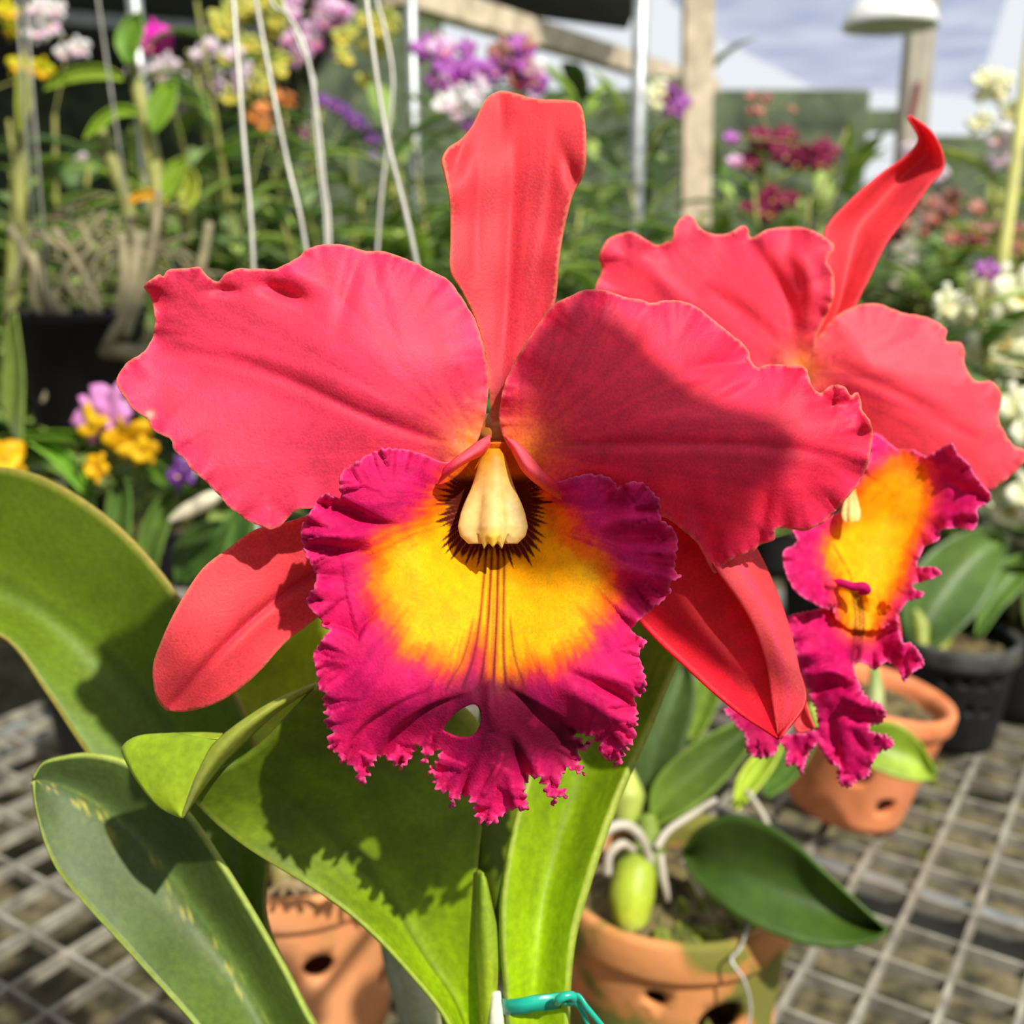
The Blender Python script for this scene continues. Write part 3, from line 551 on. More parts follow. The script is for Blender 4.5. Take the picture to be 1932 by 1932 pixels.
UP2 = c2([(1180, 100), (1235, 130), (1300, 178), (1370, 180), (1440, 215), (1500, 185), (1573, 152), (1600, 200), (1660, 260), (1700, 330), (1762, 400), (1745, 450), (1698, 470), (1702, 530), (1675, 582), (1610, 570), (1522, 578), (1502, 630), (1440, 660), (1408, 720), (1400, 765), (1480, 764), (1522, 795), (1470, 825), (1392, 842), (1382, 870), (1432, 892), (1410, 920), (1350, 936), (1312, 985), (1250, 1060), (1150, 1080), (1040, 1060), (985, 990), (990, 930), (960, 975), (880, 945), (800, 890), (760, 830), (738, 760), (734, 690), (800, 640), (785, 580), (860, 566), (935, 518), (1010, 495), (1060, 430), (1080, 370), (1130, 300), (1160, 240), (1165, 160)])
sheet(mb, UP2, dd([(1200, 130, 8), (1200, 270, 4), (1100, 400, 5), (1300, 260, 8), (1440, 230, 6), (1570, 170, -2), (1500, 350, 6), (1740, 420, -4), (1650, 560, -2), (1400, 500, 9), (1250, 500, 13), (1050, 560, 9), (900, 560, 2), (760, 650, -5), (780, 820, -8), (900, 930, -8), (950, 780, -1), (1100, 750, 9), (1300, 720, 9), (1500, 790, -2), (1420, 900, 0), (1100, 950, 7), (1250, 950, 5), (1050, 1050, 4)]),
      .281, lip2_col, step=4.6, rimstep=3, jag=3, jagl=11, seed=114, frill=(1.3, 44, 22), frill2=(.6, 16, 10),
      frillmask=lambda x, y: smooth01((np.hypot(x-1620, y-1000)-70)/50),
      folds=[(c2([(960, 850), (1060, 858), (1150, 880)]), -4, 7, [1, 1, .8]), (c2([(1520, 300), (1620, 380), (1740, 420)]), 2, 12, [.2, 1, 1]), (c2([(1480, 520), (1600, 500), (1700, 500)]), -2, 10, [.2, 1, 1]), (c2([(1080, 880), (1105, 1000)]), 2, 6)])
# tube of the lip running back to the ovary, and the neck of the column
tube(mb, [P(1512, 735, .3085), P(1535, 790, .306), P(1572, 860, .300), P(1606, 930, .2935)], [.004, .0055, .0075, .0085], 20, 18, [sl(236, 120, 90), sl(240, 110, 60), ORA, ORA], cap=False)
# rolled curl at the lower edge of the near side lobe
tube(mb, [P(*c2([(965, 850)])[0], .2795), P(*c2([(1010, 842)])[0], .278), P(*c2([(1080, 862)])[0], .2765), P(*c2([(1130, 862)])[0], .276), P(*c2([(1148, 882)])[0], .277), P(*c2([(1110, 895)])[0], .279)], [.0004, .0010, .0011, .0012, .0011, .0004], 30, 8, MAG)
o = mb.build('lip', LIPM, f2, thick=.00045); o['label'] = 'frilled magenta lip with an orange-yellow blaze, seen side-on'
column(f2, 1606, 905, 985, 17, .2845)
mb = MB()
loft(mb, [[(1690, 1130, .290), (1700, 1190, .291), (1702, 1240, .292)], [(1660, 1140, .294), (1676, 1200, .296), (1690, 1245, .296)], [(1600, 1160, .290), (1640, 1210, .292), (1680, 1250, .292)]], 20, 8, lambda u, v, V: np.tile(CORAL, (len(u), 1)))
mb.build("sepal", PETAL, f2, thick=.0006); mb = MB()
loft(mb, [[(1520, 1320, .268), (1526, 1345, .267), (1536, 1372, .266)], [(1505, 1345, .270), (1515, 1362, .2695), (1534, 1376, .2675)], [(1498, 1372, .268), (1508, 1382, .267), (1530, 1376, .267)]], 14, 8, lambda u, v, V: np.tile(CORAL*.98, (len(u), 1)))
mb.build('sepal', PETAL, f2, thick=.0006)

FURTHER[0] = 0.0
# ------------------------------------------------------------------ leaves of the big plant
def leaf_col(a, b, mid=None, rimc=None, seed=1, spots=0.0, midw=.05, midpos=.5):
    def f(u, v, V):
        n = .5*vnoise2(u*9, v*7, seed)+.5*vnoise2(u*28, v*20, seed+1)
        c = mix(np.tile(a, (len(u), 1)), b, smooth01(u*1.0)+.25*n)
        c = c*(1+.05*vnoise(v*60, seed+2)+.06*n)[:, None]
        if mid is not None: c = mix(c, mid, .75*np.exp(-((v-midpos)/midw)**2))
        if spots: c = mix(c, sl(196, 186, 70), spots*smooth01((vnoise2(u*60, v*30, seed+5)-.35)/.3)*np.exp(-((v-midpos-.09)/.07)**2))
        return mix(c, rimc if rimc is not None else sl(176, 190, 80), .8*smooth01((np.abs(v-.5)-.482)/.014))
    return f
G1 = sl(112, 138, 28); G2 = sl(90, 120, 20); G3 = sl(140, 168, 30); GB = sl(168, 205, 10); DK = sl(74, 104, 52); GY = sl(150, 170, 40)
def leaf(rails, col, th=.0012, lab=None, **k):
    mb = MB(); loft(mb, rails, k.pop('nu', 70), k.pop('nv', 28), col, **k)
    o = mb.build('leaf', LEAF, plant, thick=th)
    if lab: o['label'] = lab
    return o
# far-left broad leaf, entering the frame from the left
leaf([[(-260, 900, .36), (-90, 880, .352), (60, 893, .346), (200, 974, .343), (310, 1088, .340), (400, 1230, .337), (460, 1340, .334), (500, 1480, .332), (506, 1620, .330), (502, 1730, .326), (552, 1850, .318), (640, 1990, .308), (800, 2110, .300)],
      [(-260, 905, .365), (-160, 985, .364), (-20, 1080, .362), (100, 1150, .360), (220, 1250, .357), (320, 1370, .353), (400, 1490, .350), (440, 1600, .346), (465, 1720, .342), (500, 1850, .330), (600, 2010, .316), (790, 2130, .302)],
      [(-260, 910, .36), (-230, 1060, .350), (-90, 1180, .346), (10, 1206, .344), (90, 1312, .342), (165, 1424, .340), (270, 1560, .338), (350, 1680, .336), (410, 1790, .330), (470, 1910, .320), (590, 2050, .310), (780, 2150, .300)]],
     leaf_col(G1*1.05, sl(84, 116, 26), sl(70, 96, 16), seed=131, midw=.025, rimc=sl(170, 150, 70)), lab='broad green leaf reaching out to the left, its rim worn brown')
# lower left leaf
leaf([[(62, 1466, .292), (80, 1440, .292), (112, 1429, .292), (165, 1422, .291), (225, 1432, .290), (290, 1462, .290), (360, 1540, .289), (420, 1628, .287), (480, 1725, .285), (540, 1830, .283), (592, 1930, .281), (680, 2060, .281), (800, 2240, .285)],
      [(62, 1470, .2925), (85, 1475, .294), (130, 1490, .296), (185, 1520, .297), (245, 1570, .298), (310, 1640, .298), (370, 1720, .297), (420, 1790, .295), (465, 1860, .293), (510, 1940, .290), (560, 2030, .288), (650, 2140, .286), (790, 2270, .288)],
      [(62, 1474, .292), (66, 1520, .290), (84, 1590, .288), (112, 1648, .287), (160, 1706, .286), (215, 1766, .285), (270, 1826, .283), (325, 1886, .281), (372, 1940, .279), (420, 2010, .278), (480, 2090, .278), (600, 2200, .281), (780, 2300, .285)]],
     leaf_col(sl(84, 104, 56), sl(94, 118, 44), sl(110, 140, 66), seed=141, spots=.8, midw=.02, rimc=sl(180, 196, 90), midpos=.47), th=.0014, lab='deep green leaf with yellow flecks along its midrib')
# broad leaf whose tip folds over
leaf([[(344, 1480, .2600), (390, 1536, .2700), (470, 1602, .275), (600, 1682, .278), (680, 1742, .279), (760, 1822, .280), (845, 1930, .281), (890, 2060, .284), (900, 2240, .288)],
      [(470, 1420, .266), (560, 1470, .278), (640, 1540, .285), (710, 1620, .289), (760, 1700, .291), (812, 1800, .291), (868, 1900, .290), (900, 2050, .290), (910, 2240, .292)],
      [(600, 1292, .262), (720, 1296, .276), (870, 1330, .286), (925, 1430, .288), (905, 1600, .288), (898, 1700, .288), (905, 1820, .288), (920, 2040, .288), (925, 2240, .290)]],
     leaf_col(sl(98, 116, 22), GB*.86, sl(80, 104, 10), seed=151, midw=.03, midpos=.42), lab='broad green leaf behind the front lip, its tip folded over')
# its folded tip: outer face light, joined along the fold
mb = MB()
FOLD = [(344, 1542, .2555), (372, 1502, .2572), (410, 1452, .2590), (455, 1405, .2608), (510, 1352, .2622), (560, 1316, .2635), (604, 1291, .2645)]
RDG = [(344, 1541, .2548), (360, 1492, .2540), (382, 1440, .2540), (410, 1398, .2548), (470, 1352, .2572), (535, 1315, .2605), (602, 1288, .2640)]
OUT = [(343, 1541, .2555), (300, 1520, .2570), (262, 1476, .2588), (236, 1430, .2600), (233, 1408, .2606), (262, 1390, .2606), (330, 1385, .2600)]
gc = leaf_col(sl(172, 196, 44), sl(150, 176, 40), seed=161)
loft(mb, [FOLD, [((a[0]+b[0])/2, (a[1]+b[1])/2, min(a[2], b[2])-.0007) for a, b in zip(FOLD, RDG)], RDG], 50, 10, lambda u, v, V: mix(np.tile(sl(150, 160, 60), (len(u), 1)), sl(130, 130, 100), .7*smooth01((v-.3)/.7)*smooth01((.45-u)/.45)))
RD2 = [(344, 1541, .2548), (354, 1508, .2541), (366, 1476, .2539), (378, 1448, .2539), (388, 1428, .2541), (398, 1410, .2545), (410, 1397, .2548)]
loft(mb, [RD2, [((a[0]+b[0])/2, (a[1]+b[1])/2, (a[2]+b[2])/2-.001) for a, b in zip(RD2, OUT)], OUT], 40, 14, lambda u, v, V: gc(u, v*.5+.495, V))
loft(mb, [[(330, 1385, .2600), (380, 1384, .2598), (420, 1386, .2600)], [(368, 1392, .2574), (385, 1392, .2568), (418, 1391, .2570)], [(410, 1397, .2548), (413, 1396, .2549), (417, 1395, .2552)]], 10, 6, sl(168, 190, 44))
o = mb.build('leaf', LEAF, plant, thick=.0009); o['label'] = 'folded leaf tip showing its pale yellow-green underside'
# strap leaf on the right, tied at its base
leaf([[(1120, 1100, .300), (1080, 1200, .300), (1040, 1310, .298), (1010, 1420, .295), (985, 1500, .291), (962, 1590, .287), (948, 1690, .283), (947, 1780, .280), (955, 1880, .2785), (962, 2000, .278), (962, 2240, .280)],
      [(1210, 1120, .304), (1180, 1210, .305), (1140, 1320, .305), (1110, 1420, .303), (1082, 1510, .300), (1054, 1600, .296), (1030, 1700, .291), (1018, 1790, .286), (1012, 1880, .283), (1010, 2000, .282), (1008, 2240, .283)],
      [(1300, 1140, .300), (1288, 1220, .299), (1258, 1295, .297), (1222, 1380, .294), (1182, 1468, .290), (1145, 1560, .285), (1112, 1660, .281), (1084, 1760, .278), (1073, 1870, .277), (1070, 2000, .277), (1058, 2240, .280)]],
     leaf_col(sl(108, 134, 20), GB*1.0, None, seed=171), th=.0022, lab='bright green strap leaf tied with teal ribbon at its base')
# backlit leaf standing behind the left sepal
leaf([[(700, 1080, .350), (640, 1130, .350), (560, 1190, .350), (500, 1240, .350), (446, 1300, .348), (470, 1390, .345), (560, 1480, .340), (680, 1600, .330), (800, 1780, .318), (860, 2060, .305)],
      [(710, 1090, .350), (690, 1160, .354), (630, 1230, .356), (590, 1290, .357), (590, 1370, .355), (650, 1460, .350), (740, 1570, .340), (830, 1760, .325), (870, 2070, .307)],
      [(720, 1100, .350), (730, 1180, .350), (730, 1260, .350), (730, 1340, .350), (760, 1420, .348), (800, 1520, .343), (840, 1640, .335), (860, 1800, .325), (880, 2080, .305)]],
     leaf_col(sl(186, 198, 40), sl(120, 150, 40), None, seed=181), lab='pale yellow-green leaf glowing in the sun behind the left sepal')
# dark upright sheath between the two middle leaves
leaf([[(880, 1440, .292), (892, 1560, .291), (912, 1680, .290), (940, 1800, .288), (962, 1920, .286), (975, 2200, .287)],
      [(935, 1430, .289), (935, 1560, .287), (945, 1680, .286), (962, 1800, .285), (976, 1920, .284), (985, 2200, .286)],
      [(1000, 1440, .294), (990, 1560, .293), (985, 1680, .292), (985, 1800, .290), (990, 1920, .288), (992, 2200, .288)]],
     leaf_col(sl(96, 112, 16), sl(74, 100, 16), None, seed=191), th=.002, nu=40, nv=12, lab='narrow dark green flower sheath')
leaf([[(902, 1640, .286), (900, 1760, .285), (905, 1880, .284), (915, 2100, .285)], [(912, 1650, .283), (918, 1760, .281), (922, 1880, .281), (928, 2100, .284)], [(918, 1670, .285), (944, 1800, .283), (936, 1880, .283), (940, 2100, .285)]],
     leaf_col(sl(150, 180, 50), sl(176, 196, 40), None, seed=195, rimc=sl(206, 190, 130)), th=.001, nu=30, nv=10, lab='short pale green bract with a papery edge')
mb = MB()
tube(mb, [P(936, 1870, .2815), P(938, 1940, .281), P(940, 2100, .284)], [.0014, .0024, .002], 12, 8, sl(226, 220, 196))
mb.build('bract', STALK, plant)
# pseudobulbs down to the pot, below the frame
POTC = np.array([-.02, .25])
for (px, py, d, x, y, r) in [(800, 2080, .303, -.045, .27, .008), (795, 2270, .287, -.04, .235, .008), (905, 2230, .289, -.015, .25, .0085), (1010, 2230, .281, .005, .245, .009), (985, 2190, .287, -.005, .262, .007)]:
    mb = MB(); a = P(px, py, d); b = np.array([x, y, .893])
    tube(mb, [a, a*.6+b*.4, b], [r*.55, r, r*1.25, r*.8], 16, 12, [sl(130, 150, 50), sl(120, 130, 60)])
    mb.build('pseudobulb', STALK, plant)

# teal tie round the strap leaf's base
mb = MB(); TEAL = sl(30, 166, 140)
ring = []
for j in range(40):
    a = 2*math.pi*j/40; t = math.cos(a)
    ring.append(P(1012+63*t, 1880-2*t+12*max(0, -math.sin(a))+((t*-14) if t < 0 else 0), .2815-.0065*math.sin(-a+math.pi)*-1))
ring = np.array(ring+[ring[0]])
nu = len(ring); V = []; up = np.array([0, .15, 1.0])*.0021
for p_ in ring: V += [p_-up, p_+up]
mb.add(V, [(2*i, 2*i+2, 2*i+3, 2*i+1) for i in range(nu-1)], TEAL)
tieo = mb.build('plant_tie', plain('teal_plastic', TEAL, .3, var=.12, scale=200), thick=.0007)
tag(tieo, 'teal plastic ribbon tied around the strap leaf under the front bloom', 'plant tie')
TM = plain('teal_plastic', TEAL)
mb = MB(); q = P(1068, 1884, .2715)
tube(mb, [q+np.array(o_) for o_ in [(-.0022, 0, -.001), (-.0015, -.0015, .0014), (.001, -.001, .0018), (.0022, 0, 0), (.0008, .001, -.0018), (-.0016, .0008, -.0004)]], .00115, 24, 8, TEAL)
mb.build('knot', TM, tieo)
for tail in ([(1070, 1880, .271), (1092, 1880, .270), (1108, 1900, .269), (1125, 1920, .269), (1150, 1950, .270)], [(1072, 1888, .2715), (1090, 1893, .271), (1104, 1916, .271), (1118, 1950, .272)]):
    mb = MB(); t3 = [(a, b-5, c) for a, b, c in tail]; b3 = [(a-4, b+6, c+.0006) for a, b, c in tail]
    loft(mb, [t3, b3], 20, 3, TEAL); mb.build('ribbon_tail', TM, tieo, thick=.0005)
# ================================================================== the shade house
def poly_slab(name, pts, z0, z1, mat, kind='structure', label=None):
    n = len(pts); V = [(x, y, z0) for x, y in pts]+[(x, y, z1) for x, y in pts]
    mb = MB().add(V, [tuple(range(n-1, -1, -1)), tuple(range(n, 2*n))]+[(i, (i+1) % n, n+(i+1) % n, n+i) for i in range(n)])
    o = mb.build(name, mat, smooth=False); tag(o, label, kind=kind); return o
g = MB(); box(g, (0, 4, -.05), (24, 22, .1)); o = g.build('floor', plain('earth_and_litter', sl(118, 108, 78), .95, var=.3, scale=26, bump=.6, col2=sl(44, 44, 30), dist=.03), smooth=False); tag(o, kind='structure')
poly_slab('ceiling', [(-8, 4.2), (-8, 9), (-1.6, 9), (-.8, 6.0), (.70, 6.9), (.66, 4.2)], 2.6, 2.62, plain('shade_net', sl(70, 72, 78), .9, var=.2, scale=3))
NETM = plain('shade_net', sl(70, 72, 78))
for k, pts in enumerate([[(-8, -8), (8, -8), (8, -1.7), (-8, -1.7)], [(2.9, -1.7), (8, -1.7), (8, 3.2), (2.9, 3.2)], [(-8, -1.7), (-.9, -1.7), (-.9, 3.2), (-8, 3.2)]]):
    poly_slab('ceiling', pts, 2.6, 2.62, NETM)
TARP = plain('tarpaulin', sl(232, 236, 248), .6, var=.1, scale=2.2, col2=sl(212, 218, 238), trans=.6)
o = poly_slab('tarpaulin', [(.72, 3.4), (.72, 5.2), (1.08, 6.02), (2.1, 7.8), (3.4, 8.2), (1.75, 3.9)], 2.40, 2.404, TARP, kind=None)
tag(o, 'bluish white tarpaulin stretched overhead at the upper right', 'tarpaulin')
# back wall of green netting with one opening to the sky
NET = plain('green_netting', sl(92, 106, 76), .9, var=.3, scale=5, bump=.5, col2=sl(52, 60, 46))
a = P(1598, 372, 9.0); b = P(1686, 262, 9.0); mb = MB()
for x0, x1, z0, z1 in ((-9, -.55, 0, 3.3), (-.55, a[0], 0, 2.55), (b[0], 9, 0, 2.2), (a[0], b[0], 0, a[2]), (a[0], b[0], b[2], 2.4)):
    box(mb, ((x0+x1)/2, 9.0, (z0+z1)/2), (x1-x0, .05, z1-z0))
tag(mb.build('wall_back', NET, smooth=False), kind='structure')
STEEL = plain('galvanised_steel', sl(168, 172, 172), .45, .6, var=.15, scale=30, bump=.1)
WOOD = plain('weathered_timber', sl(216, 198, 172), .8, var=.2, scale=14, bump=.3, col2=sl(164, 146, 122))
CONC = plain('pale_concrete', sl(170, 162, 146), .85, var=.12, scale=8, bump=.3)
def post(name, px, d, wd, z1, mat, label, cat='post', rnd=False, py=472, dx=0.0, z0=0.0):
    q = P(px, py, d); mb = MB()
    if rnd: tube(mb, [(q[0], q[1], z0), (q[0]+dx, q[1], z1)], wd/2, 2, 14)
    else: beam(mb, (q[0], q[1], z0), (q[0]+dx, q[1], z1), wd, wd)
    o = mb.build(name, mat, smooth=rnd); tag(o, label, cat); return o
post('steel_post', 1197, 2.4, .034, 2.6, STEEL, 'slim grey steel post right of the front bloom', rnd=True)
post('timber_post', 1328, 3.3, .085, 2.52, WOOD, 'square tan timber post standing between the two blooms', dx=-.06)
post('concrete_post', 1700, 3.4, .075, 2.38, CONC, 'grey-brown concrete post behind the rear bloom')
post('bamboo_pole', 1862, 1.75, .02, 2.3, plain('bamboo', sl(206, 204, 120), .5, var=.15, scale=12), 'thin yellowish bamboo pole near the right edge', 'pole', rnd=True, dx=.05)
post('steel_post', 291, 3.2, .042, 2.59, STEEL, 'grey steel post above the magenta bloom at upper left', rnd=True)
post('steel_post', 786, 3.0, .030, 2.59, STEEL, 'thin pale steel post left of the purple bloom spray', rnd=True)
mb = MB(); beam(mb, P(740, -20, 3.4), P(1345, 168, 6.2), .09, .09); tag(mb.build('roof_beam', WOOD, smooth=False), 'long pale timber roof beam running back from upper middle', 'beam')
mb = MB(); beam(mb, P(-60, 20, 5.0), P(520, 66, 5.0), .06, .06); tag(mb.build('roof_beam', STEEL, smooth=False), 'grey steel roof rail at the upper left', 'beam')
# pale rounded hood under the tarpaulin
mb = MB(); q = P(1680, 30, 2.9); nu, nv = 14, 28
V = [q+np.array([math.cos(2*math.pi*j/nv)*r_, math.sin(2*math.pi*j/nv)*r_, z_]) for r_, z_ in [(.004, .07), (.03, .068), (.06, .058), (.09, .04), (.115, .012), (.125, -.015), (.128, -.03), (.122, -.03), (.11, -.01), (.08, .02), (.03, .04)] for j in range(nv)]
mb.add(V, [(i*nv+j, i*nv+(j+1) % nv, (i+1)*nv+(j+1) % nv, (i+1)*nv+j) for i in range(10) for j in range(nv)])
ho = mb.build('hanging_hood', plain('white_enamel', sl(226, 226, 222), .4, var=.04)); tag(ho, 'pale grey rounded hood hanging under the tarpaulin', 'lamp hood')
mb = MB(); tube(mb, [q+np.array([0, 0, .065]), np.array([q[0], q[1], 2.40])], .006, 2, 8); mb.build('hanging_rod', STEEL, ho)
mb = MB(); q = P(1727, 190, 3.2); beam(mb, q+np.array([0, 0, .05]), q-np.array([.01, 0, .05]), .045, .006); tg = mb.build('plant_tag', plain('red_plastic', sl(150, 20, 40), .4, var=.05), smooth=False); tag(tg, 'small dark red tag beside the concrete post', 'tag')
mb = MB(); tube(mb, [q+np.array([0, 0, .05]), np.array([q[0], q[1], 2.41])], .0015, 2, 6); mb.build('string', STEEL, tg)

# ------------------------------------------------------------------ bench of welded mesh
yaw = math.radians(-33); bu = np.array([math.sin(-yaw), math.cos(-yaw), 0]); bv = np.array([math.cos(-yaw), -math.sin(-yaw), 0]); bc = np.array([.12, .60, .8])
MESHM = plain('mesh_metal', sl(172, 166, 150), .6, .25, var=.2, scale=40, bump=.2, col2=sl(112, 106, 96))
bench = empty('plant_bench', (bc[0], bc[1], 0), 'grey welded-mesh plant bench under the pots', 'bench')
mb = MB(); L0, L1_, W0, W1_ = -.92, .86, -.83, .92
for k in range(int(W0/.046), int(W1_/.046)+1):
    q = bc+bv*k*.046-np.array([0, 0, .005]); beam(mb, q+bu*L0, q+bu*L1_, .0042, .010)
for k in range(int(L0/.046), int(L1_/.046)+1):
    q = bc+bu*k*.046-np.array([0, 0, .0065]); beam(mb, q+bv*W0, q+bv*W1_, .0032, .011)
mb.build('mesh_panel', MESHM, bench, smooth=False)
cn = {(i, j): bc+bu*l+bv*w_ for i, l in enumerate((L0, L1_)) for j, w_ in enumerate((W0, W1_))}
for u_, v_ in (((0, 0), (0, 1)), ((1, 0), (1, 1)), ((0, 0), (1, 0)), ((0, 1), (1, 1))):
    mb = MB(); dz = np.array([0, 0, .030]); beam(mb, cn[u_]-dz, cn[v_]-dz, .035, .035); mb.build('frame_rail', STEEL, bench, smooth=False)
for k in (-.35, .25):
    mb = MB(); q = bc+bu*k-np.array([0, 0, .026]); beam(mb, q+bv*W0, q+bv*W1_, .022, .028); mb.build('cross_rail', STEEL, bench, smooth=False)
for q in cn.values():
    mb = MB(); q = q*.97+bc*.03; beam(mb, (q[0], q[1], 0), (q[0], q[1], .77), .035, .035); mb.build('leg', STEEL, bench, smooth=False)

# ------------------------------------------------------------------ pots
def clay(name, c1, c2, c3, lo=.34, hi=.62):
    m, t, b = nodes(name); N = t.nodes; L = t.links; tc = N.new('ShaderNodeTexCoord')
    n1 = N.new('ShaderNodeTexNoise'); n1.inputs['Scale'].default_value = 18; n1.inputs['Detail'].default_value = 7; n1.inputs['Distortion'].default_value = .6
    n2 = N.new('ShaderNodeTexNoise'); n2.inputs['Scale'].default_value = 220; n2.inputs['Detail'].default_value = 4
    L.new(tc.outputs['Object'], n1.inputs[0]); L.new(tc.outputs['Object'], n2.inputs[0])
    r = N.new('ShaderNodeValToRGB'); e = r.color_ramp.elements; e[0].position = lo; e[0].color = (*c3, 1); e[1].position = hi; e[1].color = (*c1, 1); k = e.new((lo+hi)/2-.01); k.color = (*c2, 1)
    L.new(n1.outputs['Fac'], r.inputs[0]); L.new(r.outputs[0], b.inputs['Base Color']); b.inputs['Roughness'].default_value = .85
    bp = N.new('ShaderNodeBump'); bp.inputs['Strength'].default_value = .35; bp.inputs['Distance'].default_value = .001; L.new(n2.outputs['Fac'], bp.inputs['Height']); L.new(bp.outputs[0], b.inputs['Normal'])
    return m
CLAY1 = clay('terracotta_pale', sl(232, 160, 108), sl(222, 146, 92), sl(196, 140, 86))
CLAY2 = clay('terracotta_mossy', sl(214, 142, 84), sl(184, 128, 66), sl(118, 116, 44), .46, .57)
CLAY3 = clay('terracotta_orange', sl(226, 140, 92), sl(214, 126, 78), sl(182, 112, 66))
BLK = plain('black_plastic', sl(27, 26, 28), .6, var=.2, scale=30, spec=.25)
MIXM = plain('bark_and_moss', sl(120, 106, 66), .95, var=.3, scale=90, bump=1.0, col2=sl(48, 38, 26), dist=.01)
MOSS = plain('green_moss', sl(128, 140, 46), .95, var=.3, scale=120, bump=1.0, col2=sl(70, 76, 24), dist=.01)
def pot(name, c, z, r1, r0, h, mat, label, cat='plant pot', holes=(), wall=.006, rimh=.018, tilt=(0, 0), group=None, n=72, soil=True, ringcol=None, soilmat=None):
    root = empty(name, (c[0], c[1], z), label, cat, group)
    Wd = 2*math.pi*r0; prof = lambda t: r0*(1-t)+r1*t
    def M(th, zz, dr=0.0): r_ = prof(zz/h)+dr; return (c[0]+math.cos(th)*r_, c[1]+math.sin(th)*r_, z+zz)
    pts = []; ed = []
    mz = max(4, int(h/.008)) if holes else 5
    per = [(i/n*Wd, 0.0) for i in range(n)]+[(Wd, k/mz*h) for k in range(mz)]+[(Wd-i/n*Wd, h) for i in range(n)]+[(0.0, h-k/mz*h) for k in range(mz)]
    pts += per; ed += [(i, (i+1) % len(per)) for i in range(len(per))]
    HC = []
    for (dth, zz, hr) in holes:                        # dth: degrees to the right of the side facing the viewer
        u = ((-90+dth) % 360)/360*Wd; HC.append((u, zz, hr)); k = len(pts)
        pts += [(u+hr*math.cos(q*math.pi/10), zz+hr*math.sin(q*math.pi/10)) for q in range(20)]; ed += [(k+q, k+(q+1) % 20) for q in range(20)]
    for i in range(1, n):
        for k in range(1, mz):
            p_ = (i/n*Wd, k/mz*h)
            if all(math.hypot(p_[0]-u, p_[1]-q) > hr*1.15 for u, q, hr in HC): pts.append(p_)
    vs, _, fs, *_ = delaunay_2d_cdt([Vector(p_) for p_ in pts], ed, [], 1, 1e-7, False)
    fs = [tuple(f) for f in fs if all(math.hypot(sum(vs[i].x for i in f)/3-u, sum(vs[i].y for i in f)/3-q) > hr*.97 for u, q, hr in HC)]
    out = []
    for f in fs:
        a, b, c_ = [vs[i] for i in f[:3]]
        out.append(f if (b.x-a.x)*(c_.y-a.y)-(b.y-a.y)*(c_.x-a.x) > 0 else tuple(reversed(f)))
    mb = MB().add([M(p_.x/Wd*2*math.pi, p_.y) for p_ in vs], out)
    body = mb.build('pot_body', mat, root, thick=wall, off=-1)
    mb = MB(); pr = [(r1-wall, h-.001), (r1-wall*.5, h+.003), (r1+.001, h+.0035), (r1+.0025, h), (r1+.0025, h-rimh*.8), (r1+.001, h-rimh), (r1-.002, h-rimh*1.05)]
    mb.add([(c[0]+math.cos(2*math.pi*j/n)*r_, c[1]+math.sin(2*math.pi*j/n)*r_, z+zz) for r_, zz in pr for j in range(n)], [(i*n+j, (i+1)*n+j, (i+1)*n+(j+1) % n, i*n+(j+1) % n)[::-1] for i in range(len(pr)-1) for j in range(n)])
    mb.build('rim', ringcol or mat, root)
    mb = MB(); rr = np.linspace(0, 1, 9); rb = r0*.98-wall*.6
    mb.add([(c[0]+math.cos(2*math.pi*j/n)*rb*q, c[1]+math.sin(2*math.pi*j/n)*rb*q, z+.003) for q in rr[1:] for j in range(n)], [(i*n+j, (i+1)*n+j, (i+1)*n+(j+1) % n, i*n+(j+1) % n) for i in range(7) for j in range(n)]+[tuple(range(n))])
    mb.build('base', mat, root, thick=.004)
    if soil:
        R = rs(int(abs(c[0])*1e4)+3); rs_ = prof(.82)-wall*1.1; rr = np.linspace(0, 1, 16); V = []
        for q in rr[1:]:
            for j in range(n):
                V.append((c[0]+math.cos(2*math.pi*j/n)*rs_*q, c[1]+math.sin(2*math.pi*j/n)*rs_*q, z+h*.84+(.012*(1-q*q)+R.rand()*.006)*(1 if q < .99 else 0)))
        V.append((c[0], c[1], z+h*.84+.014)); k = len(V)-1
        mb = MB().add(V, [(i*n+j, (i+1)*n+j, (i+1)*n+(j+1) % n, i*n+(j+1) % n) for i in range(14) for j in range(n)]+[(k, j, (j+1) % n) for j in range(n)])
        mb.build('potting_mix', soilmat or MIXM, root)
    if tilt != (0, 0):
        root.rotation_euler = (math.radians(tilt[0]), math.radians(tilt[1]), 0)
    return root
ZB = .8002
pot('terracotta_pot', (-.02, .25), ZB, .062, .046, .105, CLAY1, 'terracotta pot at the foot of the big two-bloomed orchid')
pot('terracotta_pot', (-.139, .612), ZB, .066, .056, .124, CLAY1, 'pale orange terracotta pot at lower left behind the folded leaf', holes=[(20, .075, .0095), (-1, .030, .0115), (75, .04, .01), (-60, .06, .01)], rimh=.02)
pot('terracotta_pot', (.098, .563), ZB, .071, .060, .133, CLAY2, 'moss-stained terracotta pot at the bottom, right of the teal tie', holes=[(-16, .098, .006), (17, .082, .0135), (70, .06, .012)], rimh=.022, soilmat=MIXM)
pot('terracotta_pot', (.300, .860), ZB+.012, .066, .050, .112, CLAY3, 'tilted orange terracotta pot with drain holes at the right', holes=[(-20, .055, .0095), (14, .030, .0085), (36, .068, .009), (62, .04, .009)], tilt=(0, 11), rimh=.014)
